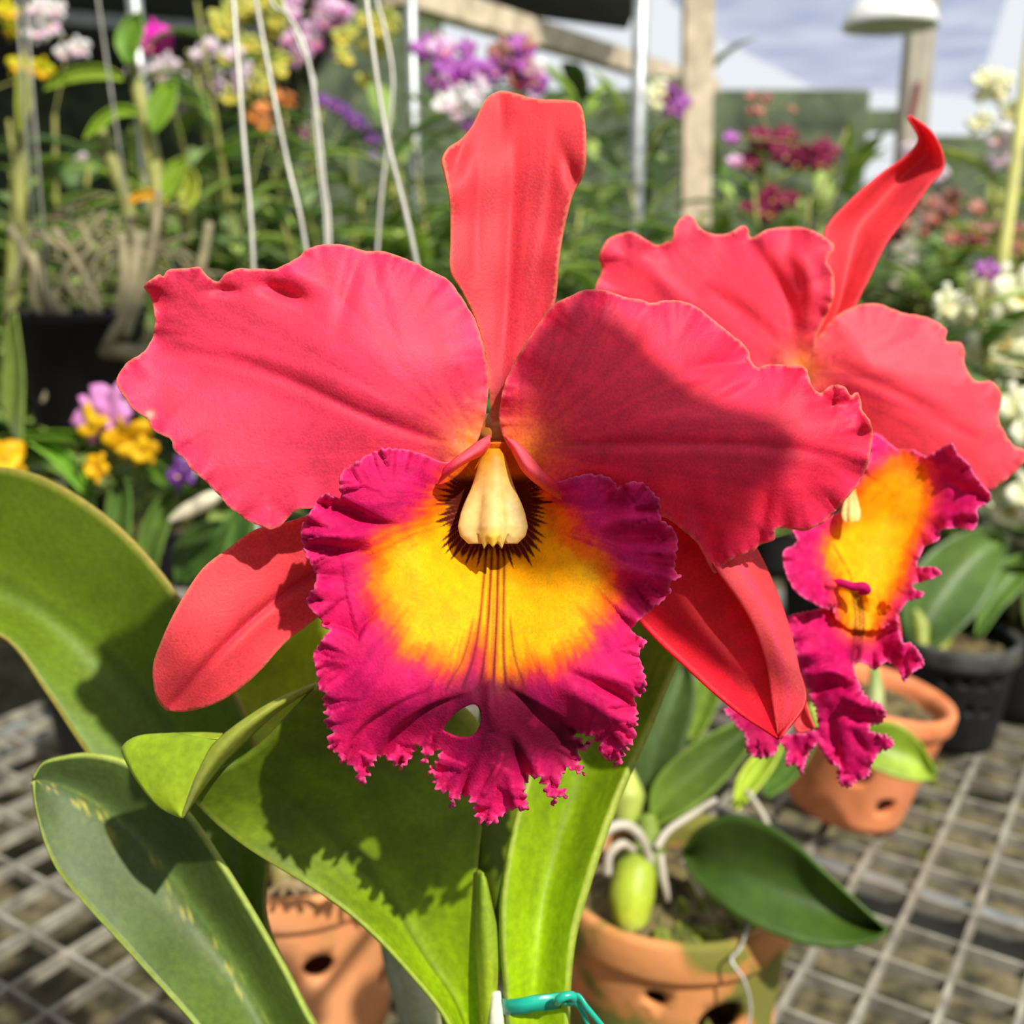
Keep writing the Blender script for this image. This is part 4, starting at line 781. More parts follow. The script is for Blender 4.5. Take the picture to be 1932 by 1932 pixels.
pot('plastic_pot', (.462, 1.025), ZB, .060, .046, .112, BLK, 'black plastic pot with a pale band on the right of the bench', ringcol=plain('dusty_rim', sl(62, 64, 58), .7, var=.3, scale=60), holes=[(-30, .08, .004), (-12, .082, .004), (6, .08, .004), (24, .082, .004), (-24, .05, .004), (-4, .052, .004), (15, .05, .004)])

# ------------------------------------------------------------------ plants in the pots on the bench
LEAF2 = living('leaf_blade_far', rough=.45, trans=.25, tint=1.4, bump=.1, scale=120, spec=.4, mottled=.2, mscale=18, dist=.001)
def pleaf(root, a, b, mid, ca, cb, th=.0016, midc=None, name='leaf', seed=1, rimc=None):
    mb = MB(); loft(mb, [a, mid, b], 36, 14, leaf_col(ca, cb, midc, rimc=rimc if rimc is not None else ca*1.3, seed=seed, midw=.05)); return mb.build(name, LEAF2, root, thick=th)
def midrail(a, b, dz=.006, up=0): return [((p[0]+q[0])/2, (p[1]+q[1])/2+up, (p[2]+q[2])/2+dz) for p, q in zip(a, b)]
DG = sl(70, 98, 30); MG = sl(100, 130, 36); YG = sl(168, 186, 56)
pr = empty('potted_orchid', (.098, .563, .915), 'young orchid with short dark leaves and curling white roots in the mossy pot', 'orchid')
a = [(1288, 1606, .60), (1320, 1562, .592), (1380, 1538, .583), (1440, 1552, .572), (1500, 1590, .562), (1560, 1648, .553), (1622, 1706, .545), (1674, 1754, .54)]
b = [(1290, 1614, .60), (1318, 1668, .585), (1376, 1716, .565), (1450, 1758, .553), (1530, 1783, .546), (1600, 1786, .542), (1648, 1774, .54), (1675, 1756, .54)]
pleaf(pr, a, b, midrail(a, b, .014), DG*.8, DG*.9, midc=sl(50, 72, 20), seed=201)
for (a, b, c1, c2) in [
        ([(1212, 1530, .66), (1200, 1440, .665), (1215, 1350, .67), (1250, 1280, .675), (1290, 1225, .68)], [(1222, 1532, .655), (1262, 1470, .655), (1296, 1390, .66), (1312, 1310, .668), (1296, 1222, .68)], sl(70, 92, 44), sl(84, 110, 50)),
        ([(1225, 1552, .65), (1232, 1480, .652), (1290, 1415, .654), (1370, 1370, .655), (1442, 1352, .655)], [(1238, 1556, .64), (1290, 1535, .638), (1350, 1490, .64), (1405, 1425, .645), (1446, 1354, .653)], sl(112, 138, 48), sl(66, 92, 36)),
        ([(1382, 1524, .68), (1392, 1470, .685), (1420, 1430, .69), (1470, 1395, .695)], [(1390, 1530, .675), (1428, 1490, .68), (1460, 1445, .685), (1480, 1396, .694)], sl(186, 204, 70), sl(160, 184, 56)),
        ([(1300, 1400, .72), (1300, 1330, .72), (1320, 1270, .72), (1350, 1220, .72)], [(1312, 1402, .72), (1345, 1350, .72), (1362, 1290, .72), (1354, 1220, .72)], sl(130, 156, 60), sl(110, 138, 50)),
        ([(1440, 1500, .72), (1450, 1450, .72), (1490, 1410, .72), (1540, 1390, .72)], [(1448, 1504, .72), (1490, 1480, .72), (1520, 1440, .72), (1542, 1392, .72)], sl(104, 140, 60), sl(90, 124, 50))]:
    pleaf(pr, a, b, midrail(a, b, .008), c1, c2, seed=int(a[0][0]))
def ptube(root, pts, r, col, name, n=20, mat=None, k=10):
    mb = MB(); tube(mb, [P(*p_) for p_ in pts], r, n, k, col); return mb.build(name, mat or STALK, root)
ptube(pr, [(1192, 1772, .612), (1190, 1735, .610), (1192, 1690, .612), (1200, 1640, .618), (1205, 1600, .626)], [.003, .0105, .0135, .0125, .006], [sl(226, 232, 130), sl(186, 204, 60), sl(160, 180, 50), sl(120, 140, 50)], 'pseudobulb')
ptube(pr, [(1222, 1660, .625), (1224, 1600, .635), (1222, 1540, .645)], [.009, .010, .005], [sl(98, 112, 44), sl(130, 150, 60)], 'pseudobulb')
ptube(pr, [(1180, 1560, .65), (1184, 1500, .655), (1182, 1450, .66)], [.007, .011, .004], [sl(150, 168, 70), sl(190, 200, 100)], 'pseudobulb')
for pts, r in [([(1128, 1604, .60), (1140, 1572, .60), (1172, 1556, .603), (1202, 1570, .606), (1222, 1610, .612), (1228, 1660, .62)], .0028), ([(1146, 1650, .603), (1150, 1612, .603), (1174, 1592, .605), (1196, 1604, .61)], .0025), ([(1238, 1600, .62), (1260, 1568, .63), (1300, 1540, .64), (1350, 1508, .65)], .0022), ([(1290, 1622, .60), (1306, 1650, .60), (1322, 1690, .602)], .002), ([(1330, 1500, .66), (1360, 1470, .67), (1376, 1440, .68)], .0018), ([(1246, 1612, .612), (1252, 1660, .610), (1262, 1700, .612)], .0022), ([(1410, 1492, .67), (1440, 1540, .668), (1460, 1590, .668)], .002)]:
    ptube(pr, pts, [r, r*1.1, r*.8], sl(190, 182, 164), 'root')
mb = MB(); R = rs(9)
for k in range(60):
    an = R.rand()*2*math.pi; r_ = R.rand()**.5*.045; q = np.array([.098+.012+math.cos(an)*r_, .548+math.sin(an)*r_*.8, .922-r_*.1]); s_ = .004+R.rand()*.005
    tube(mb, [q-np.array([0, 0, s_]), q, q+np.array([(R.rand()-.5)*s_, (R.rand()-.5)*s_, s_])], [s_*.9, s_, s_*.3], 5, 7)
tag(mb.build('moss_cushion', MOSS, pr), kind='stuff')
pb = empty('potted_orchid', (.462, 1.025, .90), 'orchid with one wide dark leaf growing from the black plastic pot', 'orchid')
a = [(1722, 1222, 1.06), (1700, 1160, 1.06), (1716, 1090, 1.07), (1770, 1030, 1.08), (1840, 998, 1.09), (1896, 1010, 1.10)]
b = [(1740, 1228, 1.05), (1790, 1206, 1.05), (1840, 1160, 1.055), (1872, 1110, 1.065), (1894, 1060, 1.08), (1900, 1014, 1.10)]
pleaf(pb, a, b, midrail(a, b, .02), sl(70, 96, 46), sl(110, 138, 66), seed=211)
for a, b in [([(1840, 1200, 1.08), (1850, 1120, 1.09), (1890, 1060, 1.10), (1950, 1040, 1.1)], [(1850, 1204, 1.08), (1890, 1150, 1.085), (1930, 1110, 1.09), (1960, 1046, 1.1)]), ([(1780, 1210, 1.09), (1782, 1150, 1.1), (1800, 1110, 1.1)], [(1790, 1212, 1.09), (1806, 1160, 1.1), (1806, 1112, 1.1)]), ([(1800, 1080, 1.3), (1860, 1050, 1.3), (1960, 1060, 1.3)], [(1802, 1096, 1.3), (1860, 1110, 1.3), (1960, 1096, 1.3)])]:
    pleaf(pb, a, b, midrail(a, b, .01), sl(98, 130, 56), sl(110, 144, 60), seed=int(a[0][0]))
ptube(pb, [(1740, 1226, 1.06), (1736, 1180, 1.07), (1726, 1150, 1.07)], [.006, .009, .003], sl(150, 160, 70), 'pseudobulb')
ptube(pb, [(1770, 1230, 1.06), (1790, 1180, 1.08), (1800, 1130, 1.09)], [.006, .009, .003], sl(150, 160, 60), 'pseudobulb')
pt = empty('potted_orchid', (.300, .860, .90), 'small orchid with a bright yellow-green leaf leaning from the tilted clay pot', 'orchid')
a = [(1600, 1400, .83), (1640, 1368, .826), (1690, 1364, .822), (1735, 1400, .818), (1768, 1462, .815)]
b = [(1604, 1412, .82), (1630, 1440, .815), (1680, 1464, .812), (1730, 1474, .812), (1766, 1468, .815)]
pleaf(pt, a, b, midrail(a, b, .008), sl(118, 148, 20), sl(160, 184, 60), seed=221)
ptube(pt, [(1640, 1390, .84), (1652, 1320, .85), (1650, 1260, .86)], [.006, .007, .004], [sl(190, 180, 140), sl(130, 160, 70)], 'pseudobulb')
ptube(pt, [(1600, 1420, .84), (1560, 1400, .85), (1530, 1330, .85)], [.005, .008, .003], [sl(150, 160, 70), sl(180, 200, 80)], 'pseudobulb')
pl = empty('potted_orchid', (-.139, .612, .905), 'bare-bulbed young orchid in the pale clay pot at lower left', 'orchid')
R = rs(77)
for k in range(5):
    x0 = 530+k*44; ptube(pl, [(x0, 1680, .63), (x0+R.randint(-20, 20), 1640, .635), (x0+R.randint(-40, 40), 1600, .64)], [.005, .008, .003], [sl(132, 116, 70), sl(150, 150, 80)], 'pseudobulb', 10)
for k in range(7):
    x0 = 500+k*30; ptube(pl, [(x0, 1690, .60), (x0+R.randint(-20, 40), 1664, .60), (x0+R.randint(0, 70), 1680, .60)], .0018, sl(150, 128, 92), 'root', 10)
# grey-green old stem standing behind the folded leaf
mb = MB(); tube(mb, [P(745, 1740, .42), P(770, 1830, .40), P(800, 1920, .38), P(850, 2150, .335)], [.0075, .0085, .009, .008], 20, 14, [sl(96, 104, 70), sl(150, 150, 118), sl(130, 134, 84)])
mb.build('pseudobulb', STALK, plant)

# ------------------------------------------------------------------ hanger wires
WIRE = plain('hanger_wire', sl(186, 184, 172), .45, .3, var=.1, scale=60)
def wire(pts, r, label):
    mb = MB(); tube(mb, [P(*p_) for p_ in pts], r, 40, 8); return tag(mb.build('hanger_wire', WIRE), label, 'wire')
wire([(420, -320, .62), (438, -40, .612), (442, 20, .61), (458, 240, .605), (478, 500, .60), (485, 900, .605), (484, 1260, .61), (477, 1700, .615)], .0014, 'leftmost hanger wire, running down past the left petal')
wire([(440, -320, .63), (478, -30, .62), (488, 30, .62), (520, 200, .62), (545, 320, .62), (577, 466, .62), (640, 900, .64), (728, 1690, .66)], .0013, 'second hanger wire from the left, slanting right')
wire([(460, -320, .70), (505, -20, .69), (545, 30, .69), (578, 100, .69), (600, 230, .69), (612, 350, .69), (622, 462, .69), (630, 1000, .69), (600, 1640, .69)], .0013, 'third hanger wire, bent near its top and paired with another')
wire([(480, -320, .72), (530, -20, .71), (556, 60, .71), (592, 150, .71), (592, 200, .71), (604, 330, .71), (616, 462, .71), (622, 1000, .71), (640, 1636, .70)], .0011, 'thinner twin of the bent hanger wire')
wire([(650, -320, .55), (688, -30, .55), (696, 40, .55), (728, 250, .552), (786, 496, .555), (900, 1100, .57), (1034, 1690, .585)], .0014, 'bright hanger wire slanting down left of the upright sepal')
wire([(690, -320, .74), (708, -30, .73), (722, 40, .73), (741, 145, .73), (732, 260, .73), (712, 472, .73), (690, 1000, .73), (664, 1640, .70)], .0012, 'kinked hanger wire crossing behind the bright slanting wire')
mb = MB(); tube(mb, [P(1414, 1742, .567), P(1396, 1790, .565), P(1380, 1812, .558), P(1404, 1850, .556), P(1416, 1905, .556), P(1405, 1960, .556)], .0009, 30, 7); tag(mb.build('hanger_wire', WIRE), 'loose pale wire looped over the rim of the mossy pot', 'wire')
# ------------------------------------------------------------------ the crowd of orchids behind
LEAF3 = living('leaf_blade_back', rough=.5, trans=.3, tint=1.4, bump=0, scale=60, spec=.35, mottled=.15, mscale=10)
BLOOM = living('bloom_tissue', rough=.5, trans=.3, tint=1.1, bump=0, scale=90, spec=.3, mottled=.05)
CANE = plain('cane_skin', sl(150, 150, 74), .6, var=.2, scale=25, col2=sl(104, 108, 50))
DRY = plain('dry_cane', sl(150, 140, 106), .7, var=.2, scale=25, col2=sl(86, 82, 56))
def lf(mb, base, d, length, wd, droop, col, seg=7):
    """one strap leaf: base point, start direction, length, width, how far it arches over"""
    d = np.array(d, float); d /= np.linalg.norm(d); side = np.cross(d, [0, 0, 1.0]); side /= np.linalg.norm(side)+1e-9
    p_ = np.array(base, float); V = []; c = []
    for i in range(seg+1):
        t = i/seg; w_ = wd*(math.sin(math.pi*min(1, t*.86+.14))**.7)*.5 if i < seg else 0.0004
        nrm = np.cross(side, d); nrm /= np.linalg.norm(nrm)
        V += [p_-side*w_+nrm*w_*.35, p_, p_+side*w_+nrm*w_*.35]
        k = 1+.12*(t-.5); c += [col*k*1.04, col*k*.88, col*k]
        d = d+np.array([0, 0, -droop/seg]); d /= np.linalg.norm(d); p_ = p_+d*length/seg
    F_ = []
    for i in range(seg):
        for j in (0, 1): q = i*3+j; F_.append((q, q+1, q+4, q+3))
    mb.add(V, F_, np.clip(np.array(c), 0, 1))
_bl = {}
def bloom_mesh(c1, c2, lipc):
    key = (tuple(np.round(c1, 3)), tuple(np.round(c2, 3)), tuple(np.round(lipc, 3)))
    if key in _bl: return _bl[key]
    mb = MB()
    for k, (an, L_, w_) in enumerate([(90, 1, .42), (18, 1, .78), (162, 1, .78), (-52, .95, .42), (-128, .95, .42)]):
        a = math.radians(an); u = np.array([math.cos(a), 0, math.sin(a)]); s_ = np.array([-math.sin(a), 0, math.cos(a)]); V = []; c = []
        for i in range(7):
            t = i/6
            for j in range(5):
                q = (j-2)/2; ww = w_*.5*(math.sin(math.pi*min(.97, t*.8+.13))**.8)
                V.append(u*t*.5*L_+s_*q*ww*.62+np.array([0, -.10*math.sin(t*2.2)+.06*abs(q)+.03*math.sin(5*t+3*q)+(.02 if k > 2 else 0), 0])); c.append(c2*(1-t)+c1*t)
        mb.add(V, grid_faces(7, 5), np.array(c))
    V = []; c = []
    for i in range(7):
        for j in range(9):
            a = math.pi*(j/8)+math.pi; r_ = .07+.17*i/6; V.append((math.cos(a)*r_*(.8+.5*i/6), -.10-.12*math.sin(i/6*2.0)+.02*math.cos(a*6)*i/6, -.02+math.sin(a)*r_*1.15)); c.append(lipc if i > 1 else sl(240, 200, 60))
    mb.add(V, [(f[0], f[3], f[2], f[1]) for f in grid_faces(7, 9)], np.array(c))
    o = mb.build('bloom', BLOOM, thick=.02, origin=(0, 0, 0)); _bl[key] = o; return o
_used = set()
def put_bloom(parent, pt, size, cols, R, name='bloom'):
    src = bloom_mesh(*cols); first = src.name not in _used
    o = src if first else src.copy()
    if first: _used.add(src.name)
    else: C.objects.link(o)
    o.name = name; _used.add(o.name)
    o.parent = parent; o.location = Vector(pt)-world_loc(parent); o.scale = (size, size, size)
    o.rotation_euler = (R.uniform(-.5, .3), R.uniform(-.5, .5), R.uniform(-.8, .8)); return o
WHT = (sl(244, 242, 244), sl(240, 236, 226), sl(232, 200, 226)); CRM = (sl(246, 244, 226), sl(226, 230, 170), sl(240, 236, 200)); YLW = (sl(216, 206, 60), sl(170, 176, 40), sl(236, 200, 50))
LEM = (sl(206, 206, 110), sl(180, 184, 70), sl(226, 210, 90)); PNK = (sl(224, 180, 214), sl(240, 220, 236), sl(196, 90, 176)); PUR = (sl(180, 84, 190), sl(214, 150, 214), sl(140, 40, 150)); VIO = (sl(126, 70, 160), sl(150, 90, 180), sl(110, 40, 140))
MGT = (sl(232, 20, 190), sl(240, 60, 200), sl(200, 10, 160)); MRN = (sl(128, 20, 64), sl(150, 40, 86), sl(100, 8, 48)); LAV = (sl(220, 206, 216), sl(232, 220, 226), sl(196, 160, 190)); ORG = (sl(226, 140, 90), sl(236, 180, 90), sl(220, 110, 60)); DUS = (sl(196, 132, 134), sl(206, 160, 130), sl(150, 50, 70))
GR = [sl(98, 126, 50), sl(122, 148, 60), sl(76, 102, 44), sl(150, 170, 84), sl(108, 132, 76)]
GR = [g_*1.36+.022 for g_ in GR]
def plantlet(label, px, d, zb, h, seed, n=6, lean=0.0, leaves=12, ll=.16, lw=.034, tone=None, blooms=(), cols=WHT, size=.04, canecol=None, group=None, spread=.10, hang=False, py=900, potr=.055, cat='orchid', potlabel=None, potgroup=None):
    """a cane orchid: canes fanning from one base, leaves along them, flower sprays reaching to the given spots"""
    R = random.Random(seed); q = P(px, py, d); x, y = float(q[0]), float(q[1])
    root = empty('cane_orchid', (x, y, zb), label, cat, group)
    lm = MB(); cm = MB(); tips = []
    for k in range(n):
        a = R.uniform(0, 2*math.pi); hh = h*R.uniform(.6, 1.0); sp = R.uniform(.25, 1)*spread*h/.5
        p0 = np.array([x+math.cos(a)*.02, y+math.sin(a)*.02, zb]); p2 = p0+np.array([math.cos(a)*sp+lean*hh, math.sin(a)*sp*.6, hh]); p1 = (p0+p2)/2+np.array([-math.cos(a)*sp*.25, 0, 0])
        tube(cm, [p0, p1, p2], [.004, .0065, .003], 10, 6, GR[1]); path = smooth_path([p0, p1, p2], 30); tips.append(p2)
        for m_ in range(leaves):
            t = .18+.82*(m_+R.random()*.6)/leaves; b_ = path[min(29, int(t*29))]; an = R.uniform(0, 2*math.pi) if R.random() < .5 else (m_ % 2)*math.pi+R.uniform(-.5, .5)
            col = (GR[R.randrange(5)] if tone is None else tone*R.uniform(.75, 1.2))
            lf(lm, b_, (math.cos(an), math.sin(an)*.8, R.uniform(.5, 1.3)), ll*R.uniform(.7, 1.2), lw*R.uniform(.8, 1.2), R.uniform(.6, 1.9), col)
    cm.build('canes', canecol or CANE, root); lm.build('foliage', LEAF3, root, thick=.0012)
    if blooms:
        sm = MB(); pts = [P(b[0], b[1], b[3] if len(b) > 3 else d+R.uniform(-.05, .05)) for b in blooms]
        order = sorted(range(len(pts)), key=lambda i: pts[i][2]); prev = tips[0]
        st = min(tips, key=lambda t_: np.linalg.norm(t_-pts[order[0]])); prev = st
        for i in order:
            tgt = pts[i]+np.array([0, .012, 0]); tube(sm, [prev, (prev+tgt)/2+np.array([0, .01, .012]), tgt], .0013, 6, 5); prev = tgt
        sm.build('flower_spray', CANE, root)
        for i, b in enumerate(blooms):
            cc = b[4] if len(b) > 4 else cols
            put_bloom(root, pts[i], (b[2] if len(b) > 2 and b[2] else size)*R.uniform(.9, 1.12), cc, R)
    if not hang:
        pot('plastic_pot', (x, y), zb-.095, potr, potr*.78, .10, BLK, potlabel or ('black plastic pot of the '+label if len(label.split()) < 11 else 'black plastic pot under the '+' '.join(label.split()[:9])), n=20, rimh=.012, wall=.003, group=potgroup)
    return root
def jit(cx, cy, sx, sy, n, size, seed, cols=None, d=None):
    R = random.Random(seed); out = []
    for _ in range(n):
        b = [cx+R.uniform(-sx, sx), cy+R.uniform(-sy, sy), size*R.uniform(.8, 1.2)]
        if cols is not None: b += [d, cols[R.randrange(len(cols))]]
        out.append(tuple(b))
    return out
# second bench, behind the first, that carries the crowd
b2 = empty('plant_bench', (0, 2.35, 0), 'long metal bench at the back crowded with pots', 'bench')
mb = MB()
for k in range(44): beam(mb, (-2.15+k*.1, 1.82, .70), (-2.15+k*.1, 3.05, .70), .006, .006)
for k in range(13): beam(mb, (-2.2, 1.83+k*.1, .694), (2.2, 1.83+k*.1, .694), .006, .006)
mb.build('mesh_panel', MESHM, b2, smooth=False)
for yy in (1.82, 3.05):
    mb = MB(); beam(mb, (-2.2, yy, .675), (2.2, yy, .675), .035, .035); mb.build('frame_rail', STEEL, b2, smooth=False)
for xx in (-2.15, 0, 2.15):
    for yy in (1.82, 3.05):
        mb = MB(); beam(mb, (xx, yy, 0), (xx, yy, .66), .035, .035); mb.build('leg', STEEL, b2, smooth=False)
ZC = .8005
PL = plantlet
# individually seen plants, left to right
PL('tall yellow-flowered cane orchid at the far left edge', 18, 1.98, ZC, .78, 301, n=5, ll=.15, leaves=8, blooms=[(15, 25, .05), (40, 128, .05), (78, 132, .045), (24, 58, .045), (8, 12, .05)], cols=(sl(216, 206, 20), sl(190, 190, 20), sl(230, 180, 20)))
PL('cane orchid with large white blooms at the upper left corner', 110, 2.0, ZC, .80, 302, n=5, blooms=[(72, 18, .06), (88, 48, .07), (70, 62, .05), (106, 20, .05), (150, 92, .045), (120, 100, .04)], cols=WHT)
PL('orchid with one vivid magenta bloom on a yellow-green cane', 330, 1.92, ZC, .62, 303, n=4, ll=.15, blooms=[(297, 68, .055), (284, 86, .045), (308, 82, .04)], cols=MGT, leaves=7)
PL('cane orchid with a loose drift of small white blooms left of the wires', 400, 2.05, ZC, .72, 304, n=6, blooms=jit(385, 130, 75, 45, 12, .05, 5)+[(345, 205, .055), (255, 135, .04), (300, 140, .05), (150, 300, .03)], cols=LAV)
PL('cane orchid hung with a dense spray of yellow-green blooms behind the wires', 500, 2.2, ZC, .95, 305, n=6, blooms=jit(485, 70, 70, 70, 26, .055, 6)+jit(480, 165, 50, 28, 8, .05, 7), cols=LEM)
PL('cane orchid with pale mauve-pink sprays above the wires', 600, 2.3, ZC, .95, 306, n=5, blooms=jit(590, 60, 60, 60, 18, .05, 8)+[(525, 250, .03), (580, 250, .045)], cols=PNK)
PL('cane orchid with lemon blooms left of the pale steel post', 690, 2.25, ZC, .9, 307, n=5, blooms=jit(690, 100, 55, 65, 16, .05, 9), cols=LEM)
PL('low cane orchid with a string of violet blooms', 660, 1.95, ZC, .60, 308, n=5, blooms=[(612, 192), (630, 200), (645, 208), (662, 222), (676, 232), (690, 250), (704, 268), (702, 300)], cols=VIO, size=.034)
PL('cane orchid with orange-salmon blooms between the wires', 520, 1.98, ZC, .60, 309, n=5, blooms=[(480, 218), (500, 236), (520, 180), (495, 205), (545, 190)], cols=ORG, size=.036)
PL('cane orchid bearing a big purple and white spray left of the upright sepal', 860, 1.95, ZC, .78, 310, n=6, blooms=jit(850, 130, 45, 42, 12, .055, 11, [PUR, PUR, PNK], 1.8)+jit(870, 185, 35, 22, 6, .055, 12, [WHT], 1.78)+[(885, 235, .04, 1.8, PUR)], cols=PUR)
PL('cane orchid with pink-purple blooms just right of the upright sepal', 1020, 2.0, ZC, .78, 311, n=6, blooms=jit(960, 120, 60, 36, 12, .055, 13, [PUR, PUR, DUS], 2.0)+jit(1020, 150, 28, 36, 5, .05, 14, [PUR, WHT], 2.0))
PL('orchid with a pink bloom between the steel and timber posts', 1265, 2.2, ZC, .62, 312, n=6, blooms=[(1272, 205, .055), (1262, 180, .05), (1285, 192, .05), (1240, 170, .05, 2.2, CRM), (1236, 196, .05, 2.2, CRM)], cols=PUR)
PL('cane orchid with dark maroon blooms behind the rear flower', 1470, 1.95, ZC, .62, 313, n=7, ll=.11, blooms=jit(1440, 285, 46, 30, 9, .05, 15)+jit(1525, 300, 36, 26, 7, .05, 16)+jit(1448, 385, 42, 24, 7, .045, 17)+[(1385, 305, .03, 1.75, PNK), (1380, 262, .03, 1.75, PUR)], cols=MRN)
PL('leafy yellow-green orchid right of the timber post', 1400, 2.3, ZC, .80, 314, n=7, tone=sl(140, 156, 70), blooms=jit(1450, 200, 50, 30, 5, .03, 18, [DUS], 2.3))
PL('orchid with brownish-pink sprays below the curled sepal tip', 1770, 2.2, ZC, .52, 315, n=6, tone=sl(128, 128, 74), blooms=jit(1760, 420, 90, 50, 20, .045, 19)+jit(1880, 450, 50, 30, 8, .045, 20), cols=DUS)
PL('pale yellow-green orchid against the light at the right edge', 1890, 2.0, ZC, .72, 316, n=7, tone=sl(170, 180, 90), blooms=jit(1880, 210, 45, 60, 8, .05, 21)+jit(1900, 290, 25, 40, 5, .05, 22, [WHT], 1.9)+jit(1740, 300, 30, 30, 4, .04, 23, [LAV], 1.95), cols=CRM)
# nearer white-flowered orchid on the right, on the first bench
for lab, px, py, d, bl, sd, hh in [('white-flowered orchid beside the rear bloom at the right edge', 1905, 1000, 1.26, [(1868, 548, .075), (1815, 600, .07), (1880, 640, .085), (1925, 560, .07), (1850, 700, .07), (1918, 690, .07), (1780, 575, .05), (1862, 512, .03, 1.2, PUR)], 331, .44),
                                   ('low white orchid at the right edge, under the taller white one', 1945, 1040, 1.12, [(1912, 770, .06), (1930, 810, .06), (1896, 960, .07), (1925, 990, .07), (1880, 1000, .05), (1935, 930, .06)], 332, .24)]:
    PL(lab, px, d, .897, hh, sd, n=4, leaves=7, ll=.12, lw=.03, blooms=bl, cols=CRM, py=py, potr=.045)
# left: bare-stemmed orchid on a dark hanging pot, small flowers, low leaves
hp = empty('hanging_pot', (*P(160, 720, 1.15)[:2], P(150, 800, 1.15)[2]), 'black hanging pot half hidden under dry roots at the left', 'plant pot')
q = world_loc(hp); hpz = q[2]
mb = MB(); n = 40; pr2 = [(.0, .0), (.05, .0), (.054, .004), (.066, .11), (.070, .111), (.070, .122), (.064, .122), (.062, .105), (0, .105)]
mb.add([(q[0]+math.cos(2*math.pi*j/n)*r_, q[1]+math.sin(2*math.pi*j/n)*r_, q[2]+z_) for r_, z_ in pr2 for j in range(n)], [(i*n+j, i*n+(j+1) % n, (i+1)*n+(j+1) % n, (i+1)*n+j) for i in range(len(pr2)-1) for j in range(n)])
mb.build('pot_body', BLK, hp)
for k in range(3):
    a = 2*math.pi*k/3+.5; mb = MB(); tube(mb, [(q[0]+math.cos(a)*.067, q[1]+math.sin(a)*.067, q[2]+.12), (q[0]+math.cos(a)*.01, q[1]+math.sin(a)*.01, 2.2), (q[0], q[1], 2.3)], .0013, 10, 6); mb.build('hanger', WIRE, hp)
dr = empty('leafless_orchid', (q[0], q[1], q[2]+.106), 'old orchid of bare tan canes and matted roots in the black hanging pot', 'orchid')
for pts, r_ in [([(60, 480), (90, 560), (140, 625), (200, 660)], .0085), ([(20, 430), (60, 500), (70, 580), (130, 655)], .005), ([(262, 440), (250, 540), (225, 610), (195, 655)], .0085), ([(228, 440), (236, 540), (216, 610), (190, 655)], .007), ([(120, 662), (200, 662), (290, 668)], .009), ([(186, 655), (150, 690), (112, 730)], .005), ([(100, 430), (160, 520), (190, 600), (205, 655)], .004), ([(200, 400), (130, 470), (60, 440), (20, 560)], .003), ([(150, 420), (170, 470), (120, 520), (180, 600)], .003), ([(280, 480), (200, 470), (150, 560)], .0028), ([(30, 620), (80, 560), (130, 600), (170, 650)], .003), ([(85, 660), (100, 700), (80, 760)], .0026), ([(240, 660), (250, 720), (236, 780)], .0026), ([(300, 360), (288, 470), (262, 560), (236, 640)], .005), ([(395, 420), (380, 500), (350, 580), (260, 660)], .006)]:
    mb = MB(); tube(mb, [P(a, b, 1.10) for a, b in pts], [r_*.8, r_, r_], 18, 8); mb.build('cane' if r_ > .0035 else 'root', DRY, dr)
R = random.Random(5); mb = MB()
for k in range(70):
    a = P(R.uniform(90, 300), R.uniform(400, 560), 1.12+R.uniform(0, .1)); d_ = np.array([R.uniform(-1, 1), R.uniform(-.4, .4), R.uniform(-1, .6)])*.05
    tube(mb, [a, a+d_+np.array([.01, 0, .01]), a+d_*1.8], .0013, 7, 5)
b_ = P(190, 640, 1.13); tube(mb, [P(180, 480, 1.15), b_], .002, 3, 5)
o = mb.build('root_mat', DRY, dr); tag(o, kind='stuff')
# yellow-green thick canes with big arching leaves at the upper left
bigc = empty('cane_orchid', (*P(290, 650, 1.28)[:2], 1.02), 'orchid with thick yellow-green canes and arching bright leaves at the left', 'orchid')
for pts, r_, c_ in [([(296, 440), (300, 380), (286, 290), (268, 200), (240, 90)], .0095, CANE), ([(250, 440), (236, 370), (206, 290), (190, 240)], .008, CANE), ([(20, 620), (28, 480), (38, 330), (42, 200), (40, 140)], .0085, CANE), ([(350, 460), (352, 380), (350, 300)], .007, CANE)]:
    mb = MB(); tube(mb, [P(a, b, 1.25) for a, b in pts]+[], [r_, r_*1.1, r_*.7], 18, 8); mb.build('cane', c_, bigc)
mb = MB(); tube(mb, [P(296, 430, 1.25), P(270, 540, 1.26), P(220, 640, 1.2)], .008, 10, 8); tube(mb, [P(20, 600, 1.25), P(90, 650, 1.22), P(180, 656, 1.15)], .008, 10, 8); mb.build('rhizome', DRY, bigc)
